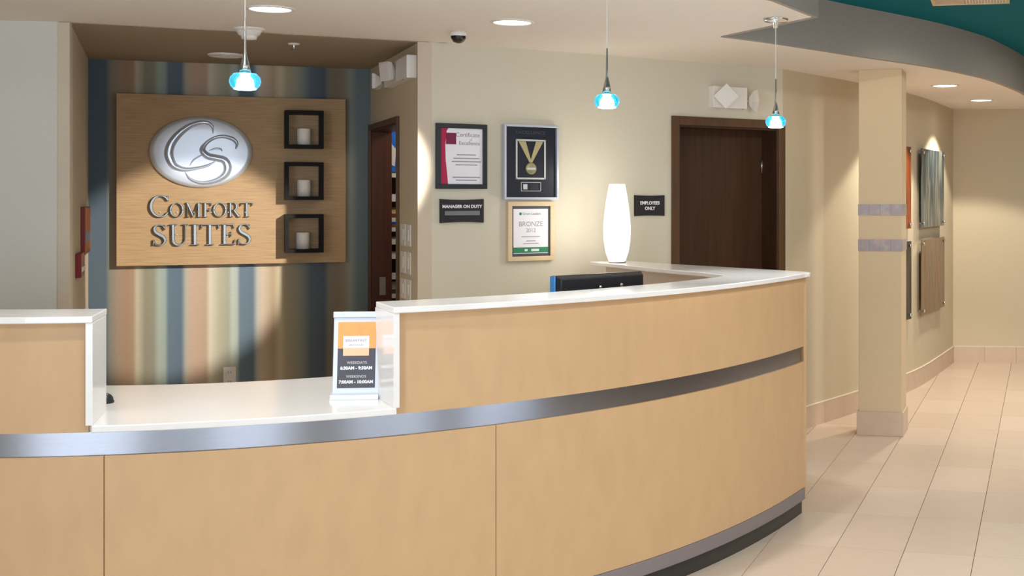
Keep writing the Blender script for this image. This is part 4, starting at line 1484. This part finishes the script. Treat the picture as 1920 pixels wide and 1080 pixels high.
# ------------------------------------------------------------------ floating art panels on the curved wall
def art_mat(name, cols, sc=(9, 9, 1.2), wob=1.0):
    m = bpy.data.materials.new(name)
    m.use_nodes = True
    nt = m.node_tree
    b = nt.nodes['Principled BSDF']
    b.inputs['Roughness'].default_value = 0.4
    b.inputs['Coat Weight'].default_value = 0.3
    tc = nt.nodes.new('ShaderNodeTexCoord')
    mp = nt.nodes.new('ShaderNodeMapping')
    mp.inputs['Scale'].default_value = sc
    no = nt.nodes.new('ShaderNodeTexNoise')
    no.inputs['Scale'].default_value = 1.4
    no.inputs['Detail'].default_value = 5.0
    no.inputs['Distortion'].default_value = 0.4
    cr = nt.nodes.new('ShaderNodeValToRGB')
    el = cr.color_ramp.elements
    while len(el) > 1:
        el.remove(el[-1])
    n = len(cols)
    for i, c in enumerate(cols):
        pos = 0.30 + 0.4 * i / (n - 1)
        if i == 0:
            el[0].position = pos
            el[0].color = srgb(*c)
        else:
            el.new(pos).color = srgb(*c)
    nt.links.new(tc.outputs['Object'], mp.inputs[0])
    nt.links.new(mp.outputs[0], no.inputs['Vector'])
    nt.links.new(no.outputs['Fac'], cr.inputs['Fac'])
    nt.links.new(cr.outputs['Color'], b.inputs['Base Color'])
    return m


def cw_hit(px, off):
    pts_ = offset(CW, off)
    for i in range(len(pts_) - 1):
        a, b = pts_[i], pts_[i + 1]
        pa, pb = CX + F * a.x / a.y, CX + F * b.x / b.y
        if pa <= px <= pb:
            w = Wall(a, b)
            return w.pt(w.s(px))
    return pts_[-1]


def art(x0, x1, ytl, ybl, label, m, z_fix=None):
    off = 0.045
    a, b = cw_hit(x0, off), cw_hit(x1, off)
    w = Wall(a, b)
    sm = w.L / 2
    if z_fix:
        zb_, zt_ = z_fix
    else:
        zt_ = H - (ytl - YH) * a.y / F
        zb_ = H - (ybl - YH) * a.y / F
    r = w.empty('art_panel', sm, zb_)
    hh = zt_ - zb_
    tag(r, label, 'picture', 'acrylic art panels on the curved wall')
    MB().box(-w.L / 2, w.L / 2, 0.0, 0.006, 0, hh).build('printed_face', m, r, 0.001)
    for sx_ in (-1, 1):
        for z_ in (0.035, hh - 0.035):
            st2 = MB()
            st2.dome_y([(0.0, -0.018), (0.011, -0.018), (0.013, -0.012), (0.013, -0.006), (0.006, -0.006), (0.006, 0.030)], 16, (sx_ * (w.L / 2 - 0.05), 0, z_))
            st2.build('standoff', M['chrome'], r)
    return r, zb_, zt_


r, zb_a, zt_a = art(1728, 1770, 278, 427, 'upper right slate blue and grey abstract panel beyond the pillar', art_mat('art_slate', [(22, 34, 46), (36, 52, 62), (66, 82, 88), (130, 128, 112), (50, 66, 76)]))
r, zb_b, zt_b = art(1728, 1771, 450, 592, 'lower right bronze and brown abstract panel beyond the pillar', art_mat('art_bronze', [(74, 50, 30), (104, 76, 48), (128, 98, 68), (96, 76, 52), (166, 96, 46)]))
art(1668, 1708.5, 0, 0, 'upper left burnt orange abstract panel half behind the pillar', art_mat('art_orange', [(64, 28, 8), (120, 56, 18), (158, 82, 34), (84, 36, 10)]), (zb_a, zt_a))
art(1668, 1709, 0, 0, 'lower left dark green and black abstract panel half behind the pillar', art_mat('art_dark', [(6, 10, 12), (14, 22, 24), (70, 64, 46), (8, 14, 16)], (5, 5, 1.0)), (zb_b, zt_b))

# small accents: seam line and folded paper inside the counter
